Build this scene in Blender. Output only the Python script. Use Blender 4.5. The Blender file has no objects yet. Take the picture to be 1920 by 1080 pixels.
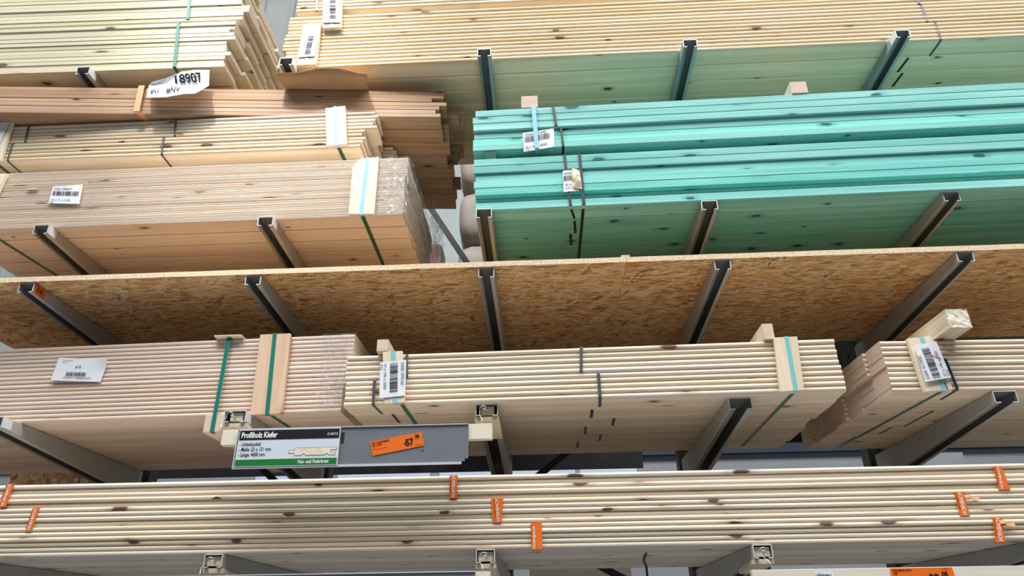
import bpy, bmesh, math, random
from mathutils import Vector, Matrix
rnd = random.Random(7)
SC = bpy.context.scene
COL = SC.collection
PI = math.pi

# ------------------------------------------------------------------ helpers
def lin(c):
    c = c / 255.0
    return c / 12.92 if c <= 0.04045 else ((c + 0.055) / 1.055) ** 2.4

def rgb(r, g, b):
    return (lin(r), lin(g), lin(b), 1.0)

def mesh(name, verts, faces, mats=(), fm=None, smooth=False):
    me = bpy.data.meshes.new(name)
    me.from_pydata([tuple(v) for v in verts], [], faces)
    for m in mats:
        me.materials.append(m)
    if fm:
        for p, i in zip(me.polygons, fm):
            p.material_index = i
    if smooth:
        for p in me.polygons:
            p.use_smooth = True
    me.update()
    return me

def obj(name, me, parent=None, loc=(0, 0, 0), rz=0.0):
    o = bpy.data.objects.new(name, me)
    COL.objects.link(o)
    o.location = loc
    o.rotation_euler = (0, 0, rz)
    if parent:
        o.parent = parent
    return o

def tag(o, label, cat, group=None):
    o['label'] = label
    o['category'] = cat
    if group:
        o['group'] = group
    return o

def thing(name, label, cat, loc=(0, 0, 0), rz=0.0, group=None):
    o = bpy.data.objects.new(name, None)
    COL.objects.link(o)
    o.location = loc
    o.rotation_euler = (0, 0, rz)
    o.empty_display_size = 0.05
    return tag(o, label, cat, group)

def box_data(x0, x1, y0, y1, z0, z1, ch=0.0):
    """a box, with chamfered edges when ch > 0"""
    bm = bmesh.new()
    bmesh.ops.create_cube(bm, size=1.0)
    for v in bm.verts:
        v.co = Vector((x0 + (v.co.x + .5) * (x1 - x0), y0 + (v.co.y + .5) * (y1 - y0), z0 + (v.co.z + .5) * (z1 - z0)))
    if ch > 0:
        bmesh.ops.bevel(bm, geom=list(bm.edges), offset=ch, segments=2, affect='EDGES', profile=.5)
    vs = [v.co.copy() for v in bm.verts]
    bm.verts.index_update()
    fs = [[v.index for v in f.verts] for f in bm.faces]
    bm.free()
    return vs, fs

class MB:
    """collects shapes into one mesh"""
    def __init__(self):
        self.v, self.f, self.m = [], [], []
    def add(self, vs, fs, mi=0):
        b = len(self.v)
        self.v += [Vector(v) for v in vs]
        self.f += [[i + b for i in f] for f in fs]
        self.m += [mi] * len(fs)
    def box(self, x0, x1, y0, y1, z0, z1, mi=0, ch=0.0):
        self.add(*box_data(x0, x1, y0, y1, z0, z1, ch), mi)
    def bar(self, a, b, w, h, mi=0):
        a, b = Vector(a), Vector(b)
        d = (b - a).normalized()
        s = d.cross(Vector((0, 1, 0)))
        s = Vector((1, 0, 0)) if s.length < 1e-4 else s.normalized()
        n = d.cross(s).normalized()
        vs = []
        for p in (a, b):
            for i, j in ((-1, -1), (1, -1), (1, 1), (-1, 1)):
                vs.append(p + s * (i * w / 2) + n * (j * h / 2))
        self.add(vs, [[0, 1, 2, 3], [7, 6, 5, 4], [0, 4, 5, 1], [1, 5, 6, 2], [2, 6, 7, 3], [3, 7, 4, 0]], mi)
    def tube(self, pts, r, n=8, mi=0):
        pts = [Vector(p) for p in pts]
        b = len(self.v)
        for k, p in enumerate(pts):
            d = (pts[min(k + 1, len(pts) - 1)] - pts[max(k - 1, 0)]).normalized()
            s = d.cross(Vector((0.31, 0.2, 0.93))).normalized()
            t = d.cross(s)
            for i in range(n):
                a = 2 * PI * i / n
                self.v.append(p + s * math.cos(a) * r + t * math.sin(a) * r)
        for k in range(len(pts) - 1):
            for i in range(n):
                j = (i + 1) % n
                self.f.append([b + k * n + i, b + k * n + j, b + (k + 1) * n + j, b + (k + 1) * n + i])
                self.m.append(mi)
        self.f.append([b + i for i in range(n)][::-1]); self.m.append(mi)
        self.f.append([b + (len(pts) - 1) * n + i for i in range(n)]); self.m.append(mi)
    def build(self, name, mats, parent=None, loc=(0, 0, 0), rz=0.0, smooth=False):
        return obj(name, mesh(name, self.v, self.f, mats if isinstance(mats, (list, tuple)) else [mats], self.m, smooth), parent, loc, rz)

# ------------------------------------------------------------------ materials
class NT:
    def __init__(self, name):
        self.mat = bpy.data.materials.new(name)
        self.mat.use_nodes = True
        self.t = self.mat.node_tree
        self.bsdf = self.t.nodes['Principled BSDF']
    def n(self, typ, **kw):
        nd = self.t.nodes.new(typ)
        for k, v in kw.items():
            setattr(nd, k, v)
        return nd
    def l(self, a, b):
        self.t.links.new(a, b)
    def math(self, op, a, b=None, clamp=False):
        nd = self.n('ShaderNodeMath', operation=op, use_clamp=clamp)
        for i, x in enumerate((a, b)):
            if x is None:
                continue
            if isinstance(x, (int, float)):
                nd.inputs[i].default_value = x
            else:
                self.l(x, nd.inputs[i])
        return nd.outputs[0]
    def mix(self, f, a, b, blend='MIX'):
        nd = self.n('ShaderNodeMix', data_type='RGBA', blend_type=blend)
        for s, x in ((0, f), (6, a), (7, b)):
            if isinstance(x, (int, float, tuple)):
                nd.inputs[s].default_value = x
            else:
                self.l(x, nd.inputs[s])
        return nd.outputs[2]
    def ramp(self, fac, stops):
        nd = self.n('ShaderNodeValToRGB')
        e = nd.color_ramp.elements
        while len(e) < len(stops):
            e.new(0.5)
        for el, (p, c) in zip(e, stops):
            el.position = p
            el.color = c
        self.l(fac, nd.inputs[0])
        return nd.outputs[0]
    def mapping(self, vec, scale, loc=(0, 0, 0), rot=(0, 0, 0)):
        nd = self.n('ShaderNodeMapping')
        nd.inputs['Scale'].default_value = scale
        nd.inputs['Location'].default_value = loc
        nd.inputs['Rotation'].default_value = rot
        self.l(vec, nd.inputs['Vector'])
        return nd.outputs[0]
    def noise(self, vec, scale=1.0, detail=4.0, rough=.55, dist=0.0):
        nd = self.n('ShaderNodeTexNoise')
        nd.inputs['Scale'].default_value = scale
        nd.inputs['Detail'].default_value = detail
        nd.inputs['Roughness'].default_value = rough
        nd.inputs['Distortion'].default_value = dist
        self.l(vec, nd.inputs['Vector'])
        return nd.outputs['Fac']
    def smooth(self, v, a, b):
        nd = self.n('ShaderNodeMapRange', interpolation_type='SMOOTHSTEP')
        nd.inputs['From Min'].default_value = a
        nd.inputs['From Max'].default_value = b
        self.l(v, nd.inputs['Value'])
        return nd.outputs[0]

def plain(name, col, rough=.6, metal=0.0, spec=.3, var=0.0, vscale=20.0):
    m = NT(name)
    m.bsdf.inputs['Roughness'].default_value = rough
    m.bsdf.inputs['Metallic'].default_value = metal
    m.bsdf.inputs['Specular IOR Level'].default_value = spec
    if var:
        tc = m.n('ShaderNodeTexCoord').outputs['Object']
        f = m.noise(tc, vscale, 5)
        d = tuple(c * (1 - var) for c in col[:3]) + (1,)
        u = tuple(min(1, c * (1 + var)) for c in col[:3]) + (1,)
        m.l(m.ramp(f, [(.3, d), (.7, u)]), m.bsdf.inputs['Base Color'])
    else:
        m.bsdf.inputs['Base Color'].default_value = col
    return m.mat

def wood(name, light, dark, knot, knots=.55, grain=1.0, ring=1.0, var=.10, axis='x'):
    """planed softwood: long streaks, thin grain, scattered oval knots"""
    m = NT(name)
    tc = m.n('ShaderNodeTexCoord').outputs['Object']
    if axis == 'z':
        tc = m.mapping(tc, (1, 1, 1), rot=(0, PI / 2, 0))
    if axis == 'y':
        tc = m.mapping(tc, (1, 1, 1), rot=(0, 0, PI / 2))
    rn = m.n('ShaderNodeObjectInfo').outputs['Random']
    off = m.n('ShaderNodeCombineXYZ')
    for i, k in enumerate((41.0, 17.0, 29.0)):
        m.l(m.math('MULTIPLY', rn, k), off.inputs[i])
    va = m.n('ShaderNodeVectorMath', operation='ADD')
    m.l(tc, va.inputs[0]); m.l(off.outputs[0], va.inputs[1])
    v = va.outputs[0]
    broad = m.noise(m.mapping(v, (.55, 16, 16)), 1, 5, .6, .6)
    fine = m.noise(m.mapping(v, (2.2, 170, 170)), 1, 3, .6)
    def knot_field(ax, scale, lo, hi, share):
        sx = m.n('ShaderNodeSeparateXYZ'); m.l(v, sx.inputs[0])
        cx = m.n('ShaderNodeCombineXYZ'); m.l(sx.outputs[0], cx.inputs[0]); m.l(sx.outputs[ax], cx.inputs[1])
        vk = m.mapping(cx.outputs[0], scale)
        wn = m.n('ShaderNodeTexNoise'); wn.inputs['Scale'].default_value = 4.0
        m.l(vk, wn.inputs['Vector'])
        sc = m.n('ShaderNodeVectorMath', operation='SCALE'); sc.inputs['Scale'].default_value = .14
        m.l(wn.outputs['Color'], sc.inputs[0])
        warp = m.n('ShaderNodeVectorMath', operation='ADD')
        m.l(vk, warp.inputs[0]); m.l(sc.outputs[0], warp.inputs[1])
        vo = m.n('ShaderNodeTexVoronoi', voronoi_dimensions='2D'); vo.inputs['Scale'].default_value = 1.0
        m.l(warp.outputs[0], vo.inputs['Vector'])
        sep = m.n('ShaderNodeSeparateColor'); m.l(vo.outputs['Color'], sep.inputs[0])
        on = m.math('LESS_THAN', sep.outputs[0], share)
        size = m.math('ADD', lo, m.math('MULTIPLY', sep.outputs[1], hi - lo))
        rel = m.math('DIVIDE', vo.outputs['Distance'], size)
        return m.math('MULTIPLY', m.smooth(rel, 1.0, .6), on), m.math('MULTIPLY', m.smooth(rel, 2.4, .9), on)
    face = knot_field(1, (4.6, 8.5, 1), .05, .14, knots * .5)      # broad faces
    edge = knot_field(2, (5.0, 14.0, 1), .08, .22, knots * .30)  # narrow edges
    nrm = m.n('ShaderNodeSeparateXYZ')
    tn = m.n('ShaderNodeTexCoord'); m.l(tn.outputs['Normal'], nrm.inputs[0])
    isf = m.math('GREATER_THAN', m.math('ABSOLUTE', nrm.outputs[2]), .8)
    def pick(a_, b_):
        nd = m.n('ShaderNodeMix', data_type='FLOAT')
        m.l(isf, nd.inputs[0]); m.l(b_, nd.inputs[2]); m.l(a_, nd.inputs[3])
        return nd.outputs[0]
    core, halo = pick(face[0], edge[0]), pick(face[1], edge[1])
    f = m.math('ADD', m.math('MULTIPLY', m.smooth(broad, .34, .68), .62 * ring), m.math('MULTIPLY', m.smooth(fine, .38, .7), .38 * grain), clamp=True)
    c = m.mix(f, light, dark)
    tone = m.math('ADD', 1 - var, m.math('MULTIPLY', rn, 2 * var))
    hs = m.n('ShaderNodeHueSaturation')
    m.l(tone, hs.inputs['Value']); m.l(c, hs.inputs['Color'])
    sat = m.math('ADD', .86, m.math('MULTIPLY', m.math('FRACT', m.math('MULTIPLY', rn, 7.3)), .3))
    m.l(sat, hs.inputs['Saturation'])
    c = hs.outputs[0]
    c = m.mix(m.math('MULTIPLY', halo, .45), c, tuple(a * .55 + b * .45 for a, b in zip(dark, knot)))
    c = m.mix(m.math('MULTIPLY', core, .9), c, knot)
    m.l(c, m.bsdf.inputs['Base Color'])
    m.bsdf.inputs['Roughness'].default_value = .62
    m.bsdf.inputs['Specular IOR Level'].default_value = .22
    bp = m.n('ShaderNodeBump'); bp.inputs['Strength'].default_value = .12; bp.inputs['Distance'].default_value = .002
    m.l(fine, bp.inputs['Height']); m.l(bp.outputs[0], m.bsdf.inputs['Normal'])
    return m.mat

def end_grain(name, light, dark):
    m = NT(name)
    tc = m.n('ShaderNodeTexCoord').outputs['Object']
    rn = m.n('ShaderNodeObjectInfo').outputs['Random']
    off = m.n('ShaderNodeCombineXYZ'); m.l(rn, off.inputs[1]); m.l(rn, off.inputs[2])
    va = m.n('ShaderNodeVectorMath', operation='ADD'); m.l(tc, va.inputs[0]); m.l(off.outputs[0], va.inputs[1])
    w = m.n('ShaderNodeTexWave', wave_type='RINGS'); w.inputs['Scale'].default_value = 60; w.inputs['Distortion'].default_value = 3
    m.l(m.mapping(va.outputs[0], (0, .7, 1.6)), w.inputs['Vector'])
    s = m.noise(m.mapping(va.outputs[0], (1, 150, 25)), 1, 3)
    f = m.math('ADD', m.math('MULTIPLY', w.outputs['Fac'], .3), m.math('MULTIPLY', s, .7), clamp=True)
    m.l(m.ramp(f, [(.25, light), (.8, dark)]), m.bsdf.inputs['Base Color'])
    m.bsdf.inputs['Roughness'].default_value = .8
    m.bsdf.inputs['Specular IOR Level'].default_value = .1
    return m.mat

def osb(name):
    """pressed flakes: three crossing families of long irregular chips over each other"""
    m = NT(name)
    tc = m.n('ShaderNodeTexCoord').outputs['Object']
    def family(rot, s, off, bend):
        wv = m.n('ShaderNodeTexNoise'); wv.inputs['Scale'].default_value = 6; wv.inputs['Detail'].default_value = 3
        m.l(m.mapping(tc, (1, 1, 1), (off, off, 0)), wv.inputs['Vector'])
        sc = m.n('ShaderNodeVectorMath', operation='SCALE'); sc.inputs['Scale'].default_value = bend
        m.l(wv.outputs['Color'], sc.inputs[0])
        ad = m.n('ShaderNodeVectorMath', operation='ADD'); m.l(tc, ad.inputs[0]); m.l(sc.outputs[0], ad.inputs[1])
        r = m.mapping(ad.outputs[0], (1, 1, 1), (off, off * 2.3, 0), (0, 0, rot))
        mp = m.mapping(r, s)
        vo = m.n('ShaderNodeTexVoronoi', voronoi_dimensions='2D'); vo.inputs['Scale'].default_value = 1
        m.l(mp, vo.inputs['Vector'])
        sp = m.n('ShaderNodeSeparateColor'); m.l(vo.outputs['Color'], sp.inputs[0])
        return sp.outputs[0], sp.outputs[1]
    def fmix(f, a, b):
        nd = m.n('ShaderNodeMix', data_type='FLOAT')
        m.l(f, nd.inputs[0]); m.l(a, nd.inputs[2]); m.l(b, nd.inputs[3])
        return nd.outputs[0]
    fam = [family(.08, (9, 60, 1), 0, .10), family(-.35, (11, 75, 1), 5, .12), family(.45, (12, 70, 1), 9, .12), family(1.2, (13, 60, 1), 3, .1), family(0, (26, 150, 1), 13, .06)]
    val = fam[0][0]
    for k, th in ((1, .5), (2, .6), (3, .8), (4, .55)):
        val = fmix(m.math('GREATER_THAN', fam[k][1], th), val, fam[k][0])
    col = m.ramp(val, [(.0, rgb(150, 98, 54)), (.15, rgb(200, 146, 88)), (.45, rgb(226, 180, 120)), (.75, rgb(236, 198, 146)), (1, rgb(246, 220, 180))])
    gr = m.noise(m.mapping(tc, (9, 170, 1)), 1, 4)
    col = m.mix(m.math('MULTIPLY', m.smooth(gr, .45, .72), .35), col, rgb(156, 106, 60))
    for (rot, sx, sy, lo, off) in ((.15, 8, 95, .665, 3), (-.5, 12, 110, .69, 7), (.6, 14, 100, .70, 11)):
        dk = m.noise(m.mapping(m.mapping(tc, (1, 1, 1), (off, off, 0), (0, 0, rot)), (sx, sy, 1)), 1, 2.5, .5, .8)
        col = m.mix(m.math('MULTIPLY', m.smooth(dk, lo, lo + .05), .8), col, rgb(70, 42, 26))
    m.l(col, m.bsdf.inputs['Base Color'])
    m.bsdf.inputs['Roughness'].default_value = .6
    m.bsdf.inputs['Specular IOR Level'].default_value = .25
    bp = m.n('ShaderNodeBump'); bp.inputs['Strength'].default_value = .2; bp.inputs['Distance'].default_value = .002
    m.l(val, bp.inputs['Height']); m.l(bp.outputs[0], m.bsdf.inputs['Normal'])
    return m.mat

def film_mat():
    m = NT('shrink_film')
    t = m.t
    out = t.nodes['Material Output']
    tr = m.n('ShaderNodeBsdfTransparent'); tr.inputs[0].default_value = (.96, .96, .97, 1)
    gl = m.n('ShaderNodeBsdfGlossy'); gl.inputs['Roughness'].default_value = .16; gl.inputs[0].default_value = (.95, .96, 1, 1)
    df = m.n('ShaderNodeBsdfDiffuse'); df.inputs[0].default_value = (.8, .8, .84, 1)
    tc = m.n('ShaderNodeTexCoord').outputs['Object']
    nz = m.noise(m.mapping(tc, (38, 18, 26)), 1, 4, .6, 2.0)
    bp = m.n('ShaderNodeBump'); bp.inputs['Strength'].default_value = 1; bp.inputs['Distance'].default_value = .03
    m.l(nz, bp.inputs['Height']); m.l(bp.outputs[0], gl.inputs['Normal'])
    a = m.n('ShaderNodeMixShader'); m.l(df.outputs[0], a.inputs[1]); m.l(gl.outputs[0], a.inputs[2]); a.inputs[0].default_value = .7
    b = m.n('ShaderNodeMixShader'); m.l(m.math('ADD', .10, m.math('MULTIPLY', m.smooth(nz, .5, .68), .5)), b.inputs[0])
    m.l(tr.outputs[0], b.inputs[1]); m.l(a.outputs[0], b.inputs[2])
    m.l(b.outputs[0], out.inputs['Surface'])
    return m.mat

KN = rgb(96, 52, 36)
M = {
    'deck': wood('pine_cream', rgb(240, 226, 204), rgb(216, 190, 160), KN, .34),
    'deck_c': wood('pine_honey', rgb(246, 228, 196), rgb(224, 194, 152), rgb(92, 50, 30), .40),
    'deck_e': wood('pine_pale', rgb(238, 224, 198), rgb(216, 192, 160), rgb(104, 58, 40), .34),
    'tg_f': wood('pine_rosy', rgb(240, 226, 210), rgb(222, 202, 182), rgb(130, 84, 60), .2, var=.05),
    'tg_i': wood('pine_dusty', rgb(234, 214, 198), rgb(212, 186, 164), rgb(120, 80, 58), .24, var=.06),
    'rough': wood('spruce_sawn', rgb(216, 208, 182), rgb(198, 187, 156), rgb(84, 66, 48), .3, var=.05),
    'clad': wood('larch_brown', rgb(198, 166, 136), rgb(152, 116, 86), rgb(74, 38, 24), .4, var=.12),
    'lath': wood('spruce_cream', rgb(244, 232, 211), rgb(220, 196, 166), rgb(70, 34, 26), .55, var=.10),
    'green': wood('pine_impregnated', rgb(156, 222, 212), rgb(102, 184, 174), rgb(36, 84, 90), .5, var=.08),
    'plank': wood('plank_upright', rgb(238, 226, 202), rgb(224, 204, 172), rgb(150, 104, 70), .1, axis='z', var=.04),
    'plank_red': wood('plank_upright_red', rgb(226, 198, 170), rgb(206, 168, 138), rgb(140, 90, 60), .1, axis='z', var=.04),
    'batten': wood('batten_lengthwise', rgb(238, 228, 206), rgb(226, 210, 182), rgb(120, 80, 56), .12),
    'block': wood('block_wood', rgb(232, 220, 196), rgb(212, 192, 162), rgb(140, 96, 64), .1, axis='y'),
    'end': end_grain('cut_end', rgb(230, 210, 192), rgb(196, 168, 148)),
    'end_grey': end_grain('cut_end_grey', rgb(214, 198, 180), rgb(172, 152, 134)),
    'end_green_dark': end_grain('cut_end_green_dark', rgb(86, 120, 106), rgb(54, 84, 76)),  # darker green cut ends of the spacers
    'end_pale': end_grain('cut_end_pale', rgb(240, 234, 218), rgb(218, 206, 184)),
    'end_clad': end_grain('cut_end_brown', rgb(196, 146, 104), rgb(128, 84, 54)),
    'end_green': end_grain('cut_end_green', rgb(110, 190, 168), rgb(70, 140, 124)),
    'osb': osb('strand_board'),
    'osb_edge': plain('strand_board_edge', rgb(226, 202, 170), .8, var=.22, vscale=90),
    'steel': plain('rack_steel', rgb(176, 174, 168), .5, 0, .4, .06, 30),
    'steel_bounce': plain('rack_steel_green_bounce', rgb(150, 166, 168), .5, 0, .4, .06, 30),  # green reflection painted into the steel colour of the top arms
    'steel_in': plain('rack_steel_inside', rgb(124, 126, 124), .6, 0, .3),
    'steel_rim': plain('rack_steel_cut_edge', rgb(226, 228, 230), .35, .2, .5),
    'upright': plain('rack_upright_paint', rgb(92, 94, 92), .5, .2, .4, .1, 12),
    'brace': plain('brace_paint', rgb(50, 46, 42), .55, .2, .3),
    'patch': plain('pale_patch', rgb(236, 238, 242), .4, .1, .5),
    'zinc': plain('zinc_sheet', rgb(134, 139, 145), .42, .45, .5, .05, 14),
    'zinc_lip': plain('zinc_lip', rgb(214, 218, 224), .35, .2, .5),
    'wire': plain('hook_wire', rgb(216, 216, 216), .3, .6, .5),
    'paper': plain('paper_white', rgb(232, 234, 240), .7, 0, .2, .02, 30),
    'sign': plain('sign_white', rgb(214, 220, 228), .35, 0, .4),
    'ink': plain('ink_black', rgb(38, 38, 42), .7, 0, .1),
    'ink_grey': plain('ink_grey', rgb(92, 92, 98), .7, 0, .1),
    'ink_white': plain('ink_white', rgb(240, 240, 240), .6, 0, .1),
    'ink_red': plain('pen_red', rgb(190, 40, 48), .7, 0, .1),
    'ink_brown': plain('ink_brown', rgb(78, 26, 14), .7, 0, .1),
    'sgreen': plain('sign_green', rgb(28, 122, 50), .4, 0, .4),
    'sblack': plain('sign_black', rgb(30, 31, 36), .4, 0, .4),
    'orange': plain('price_orange', rgb(238, 112, 24), .45, 0, .4),
    'tape': plain('tape_orange', rgb(238, 118, 36), .35, 0, .5),
    'tape_pale': plain('tape_salmon', rgb(240, 168, 124), .4, 0, .4),
    'tan_tape': plain('tape_tan', rgb(214, 196, 160), .3, 0, .6, .12, 60),
    'black': plain('strap_black', rgb(44, 44, 48), .4, 0, .5),
    'black_g': plain('strap_grey', rgb(84, 86, 92), .35, 0, .5),
    'teal': plain('strap_teal', rgb(30, 122, 108), .3, 0, .5),
    'teal_dark': plain('strap_green', rgb(52, 104, 82), .35, 0, .5),
    'aqua': plain('strap_aqua', rgb(128, 204, 206), .3, 0, .5),
    'sky': plain('strap_light_blue', rgb(150, 206, 222), .3, 0, .5),
    'kraft': plain('kraft_sheet', rgb(190, 152, 112), .7, 0, .2, .06, 10),
    'sack': plain('sack_paper', rgb(150, 140, 130), .5, 0, .4, .1, 9),
    'redwrap': plain('wrapped_red_brown', rgb(110, 58, 50), .3, 0, .5, .35, 25),
    'film': film_mat(),
    'navy': plain('dark_panel', rgb(52, 60, 76), .5, 0, .3, .1, 2),
    'hall': plain('hall_wall_panel', rgb(178, 186, 186), .6, 0, .3, .05, 3),
    'hall_grey': plain('hall_wall_grey', rgb(150, 154, 160), .6, 0, .3, .06, 2),
    'floor': plain('floor_screed', rgb(128, 131, 136), .5, 0, .3, .06, 3),
    'lightwin': plain('window_pane', rgb(215, 226, 245), .3, 0, .5),
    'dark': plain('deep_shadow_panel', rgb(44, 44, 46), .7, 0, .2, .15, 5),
}

ORD = 'zeroth first second third fourth fifth sixth seventh eighth ninth tenth eleventh twelfth thirteenth fourteenth fifteenth sixteenth seventeenth eighteenth nineteenth twentieth'.split() + ['twenty-first', 'twenty-second', 'twenty-third', 'twenty-fourth', 'twenty-fifth']

# ------------------------------------------------------------------ boards
def prof_round(w, t, r):
    pts = []
    for cx, cz, a0 in ((r, r, PI), (w - r * .5, r * .5, 1.5 * PI), (w - r * .5, t - r * .5, 0), (r, t - r, .5 * PI)):
        rr = r if cx == r else r * .5
        for k in range(4):
            a = a0 + k / 3 * PI / 2
            pts.append((cx + rr * math.cos(a), cz + rr * math.sin(a)))
    return pts

def prof_square(w, t, c=.0022):
    return [(0, c), (c, 0), (w - c, 0), (w, c), (w, t - c), (w - c, t), (c, t), (0, t - c)]

def prof_tongue(w, t):
    c = .0022
    return [(.0, c), (c, 0), (w * .48, 0), (w * .49, .0015), (w * .51, .0015), (w * .52, 0), (w - .001 - c, 0), (w - .001, c), (w - .001, t - c), (w - .001 - c, t), (c, t), (0, t - c), (0, t * .70), (.0065, t * .64), (.0065, t * .38), (0, t * .32)]

def board_mesh(prof, L, mats, skew=0.0):
    n = len(prof)
    vs = [(0, y, z) for y, z in prof] + [(L + skew, y, z) for y, z in prof]
    fs = [[i, i + n, (i + 1) % n + n, (i + 1) % n] for i in range(n)]
    fm = [0] * n
    fs.append(list(range(n))); fm.append(1)
    fs.append([i + n for i in range(n)][::-1]); fm.append(1)
    return mesh('board', vs, fs, mats, fm)

def bundle(name, adj, noun, where, cat, group, x0, y0, z0, yaw, layers, cols, w, t, prof, mats, length,
           keep=None, jx=.006, jy=.003, pack=None, pack_gap=0.0, xend=None, yoff=None, bx=0.0):
    """boards stacked in layers (upwards) and rows (from the front to the back)"""
    c, s = math.cos(yaw), math.sin(yaw)
    for k in range(layers):
        dz = (k // pack) * pack_gap if pack else 0
        px = rnd.uniform(-jx, jx)
        for j in range(cols):
            if keep and not keep(k, j):
                continue
            a = rnd.uniform(-jx, jx) * .5
            b = rnd.uniform(-jx, jx) * .5
            if pack:
                key = (k // pack, j)
                prng = random.Random(hash((len(name), key[0], key[1], layers)) & 0xffff)
                px = prng.uniform(-bx, bx) if bx else 0.0
            e = xend(k, j) if xend else 0.0
            yy = j * w + (rnd.uniform(0, jy) if j == 0 else 0) + (yoff(k, j) if yoff else 0)
            ww = w - ((.0056 if 'tongue' in name else .0044) if k == 0 else .0008) - (jy if j == 0 else 0) - (max(0, yoff(k, j)) if yoff else 0)
            L = length + e + (b - a)
            me = board_mesh(prof(ww, t - (.0018 if 'batten' in name else .0005)), L, mats)
            lx, ly = a + px, yy
            o = obj(name, me, None, (x0 + c * lx - s * ly, y0 + s * lx + c * ly, z0 + k * t + dz), yaw)
            row = 'front row' if j == 0 else f'{ORD[j + 1]} row from front'
            tag(o, f'{adj} {noun}, {ORD[k + 1]} from bottom, {row}, {where}', cat, group)

rp = lambda r: (lambda w, t: prof_round(w, t, r))
front_bottom = lambda k, j: j == 0 or k == 0

# rough-sawn stacks in the upper left (seen from below with their right ends)
YA = math.radians(.8)
bundle('sawn_board', 'yellowish rough-sawn', 'board', 'lower stack in upper left corner', 'board', 'sawn boards in the lower upper-left stack',
       -3.31, -.062, 4.192, YA, 12, 6, .15, .0262, prof_square, [M['rough'], M['end_grey']], 2.0, jx=.03, jy=.007)
bundle('sawn_board', 'yellowish rough-sawn', 'board', 'upper stack in upper left corner', 'board', 'sawn boards in the upper upper-left stack',
       -3.29, -.05, 4.535, YA, 12, 6, .15, .0262, prof_square, [M['rough'], M['end_grey']], 2.005, jx=.03, jy=.007)
# decking at the top right
bundle('decking_board', 'honey-coloured', 'decking board', 'bundle over green battens', 'board', 'decking boards over the green battens',
       -1.035, .0, 4.192, 0, 15, 8, .109, .0242, rp(.0105), [M['deck_c'], M['end']], 4.0, keep=front_bottom, pack=5, bx=.012)
bundle('decking_board', 'pale', 'decking board', 'topmost bundle at upper right', 'board', 'decking boards of the topmost bundle',
       -1.02, .01, 4.60, 0, 10, 4, .109, .0242, rp(.0105), [M['deck_e'], M['end']], 4.0, keep=front_bottom, pack=5, bx=.012)
# brown cladding
stag = {}
def d_end(k, j):
    key = (k, j)
    if key not in stag:
        stag[key] = rnd.uniform(-.05, .03) + (.05 if k >= 5 else 0) + (.06 if (k >= 4 and j in (1, 2, 4)) else 0)
        if k == 0:
            stag[key] = (-.005, .0, .035, .015, .045, .03, .05, .04)[j]
    return stag[key]
bundle('cladding_board', 'reddish brown', 'cladding board', 'stack behind white paper tag', 'board', 'brown cladding boards',
       -4.22, -.208, 3.9335, math.radians(4.5), 7, 8, .107, .0236, rp(.002), [M['clad'], M['end_clad']], 4.0,
       jx=.006, jy=.006, xend=d_end)
# cream decking on top of the shrink-wrapped pack
e_off = lambda k, j: 0
bundle('decking_board', 'cream', 'decking board', 'bundle atop the shrink-wrapped pack', 'board', 'cream decking boards at the left',
       -2.545, .03, 3.7095, 0, 10, 5, .140, .0215, rp(.0095), [M['deck_e'], M['end']], 1.95, pack=5, bx=.0,
       xend=lambda k, j: (-.005, .0, .06, .02, .05)[j] + (.03 if k > 4 and j == 0 else 0) + (.02 if k > 4 else 0) + (.01 * ((k * 7 + j * 3) % 3)))
# shrink-wrapped tongue and groove
bundle('tongue_and_groove_board', 'thin rosy', 'profiled board', 'shrink-wrapped pack at left', 'board', 'profiled boards in the shrink-wrapped pack',
       -2.47, .006, 3.3045, 0, 24, 7, .107, .0126, prof_tongue, [M['tg_f'], M['end_grey']], 2.1, pack=8, pack_gap=.005, jx=.002, jy=.0015,
       xend=lambda k, j: (0, 0, .008)[k // 8] + rnd.uniform(-.003, .003))
# green battens
g_lo = {5: 0, 1: .045}
bundle('green_batten', 'green impregnated', 'batten', 'lower green pack', 'batten', 'green battens of the lower pack',
       -.05, -.006, 3.3045, math.radians(-.9), 7, 7, .108, .0398, rp(.003), [M['green'], M['end_green']], 3.0, jx=.006, jy=.002,
       yoff=lambda k, j: {1: .03, 2: .003, 3: .003, 4: .009}.get(k, 0) if j == 0 else 0)
bundle('green_batten', 'green impregnated', 'batten', 'upper green pack', 'batten', 'green battens of the upper pack',
       -.055, -.008, 3.628, math.radians(-.9), 6, 4, .108, .0398, rp(.003), [M['green'], M['end_green']], 3.0, jx=.008, jy=.002,
       yoff=lambda k, j: {1: .014, 2: .014}.get(k, 0) if j == 0 else 0)
# shelf of strand board
def panel(x0, x1, label):
    vs, fs = box_data(0, x1 - x0, 0, 1.0, 0, .024)
    n = 26
    top, bot = [], []
    L = x1 - x0
    V, F, FM = [], [], []
    for i in range(n + 1):
        x = L * i / n
        d = rnd.uniform(-.0015, .0015)
        V += [(x, d, 0), (x, d + .0006, .024), (x, 1.0, .024), (x, 1.0, 0)]
    for i in range(n):
        a, b = 4 * i, 4 * (i + 1)
        for q, mi in (((0, 1), 1), ((1, 2), 0), ((2, 3), 1), ((3, 0), 0)):
            F.append([a + q[0], b + q[0], b + q[1], a + q[1]]); FM.append(mi)
    F.append([0, 1, 2, 3]); FM.append(1)
    F.append([4 * n + 3, 4 * n + 2, 4 * n + 1, 4 * n]); FM.append(1)
    o = obj('strand_board_sheet', mesh('strand_board_sheet', V, F, [M['osb'], M['osb_edge']], FM), None, (x0, -.008, 3.0205))
    tag(o, label, 'panel', 'strand board panels on the middle shelf')
panel(-2.6, .602, 'long brown strand board panel resting on the middle arms, the wide one')
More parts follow.
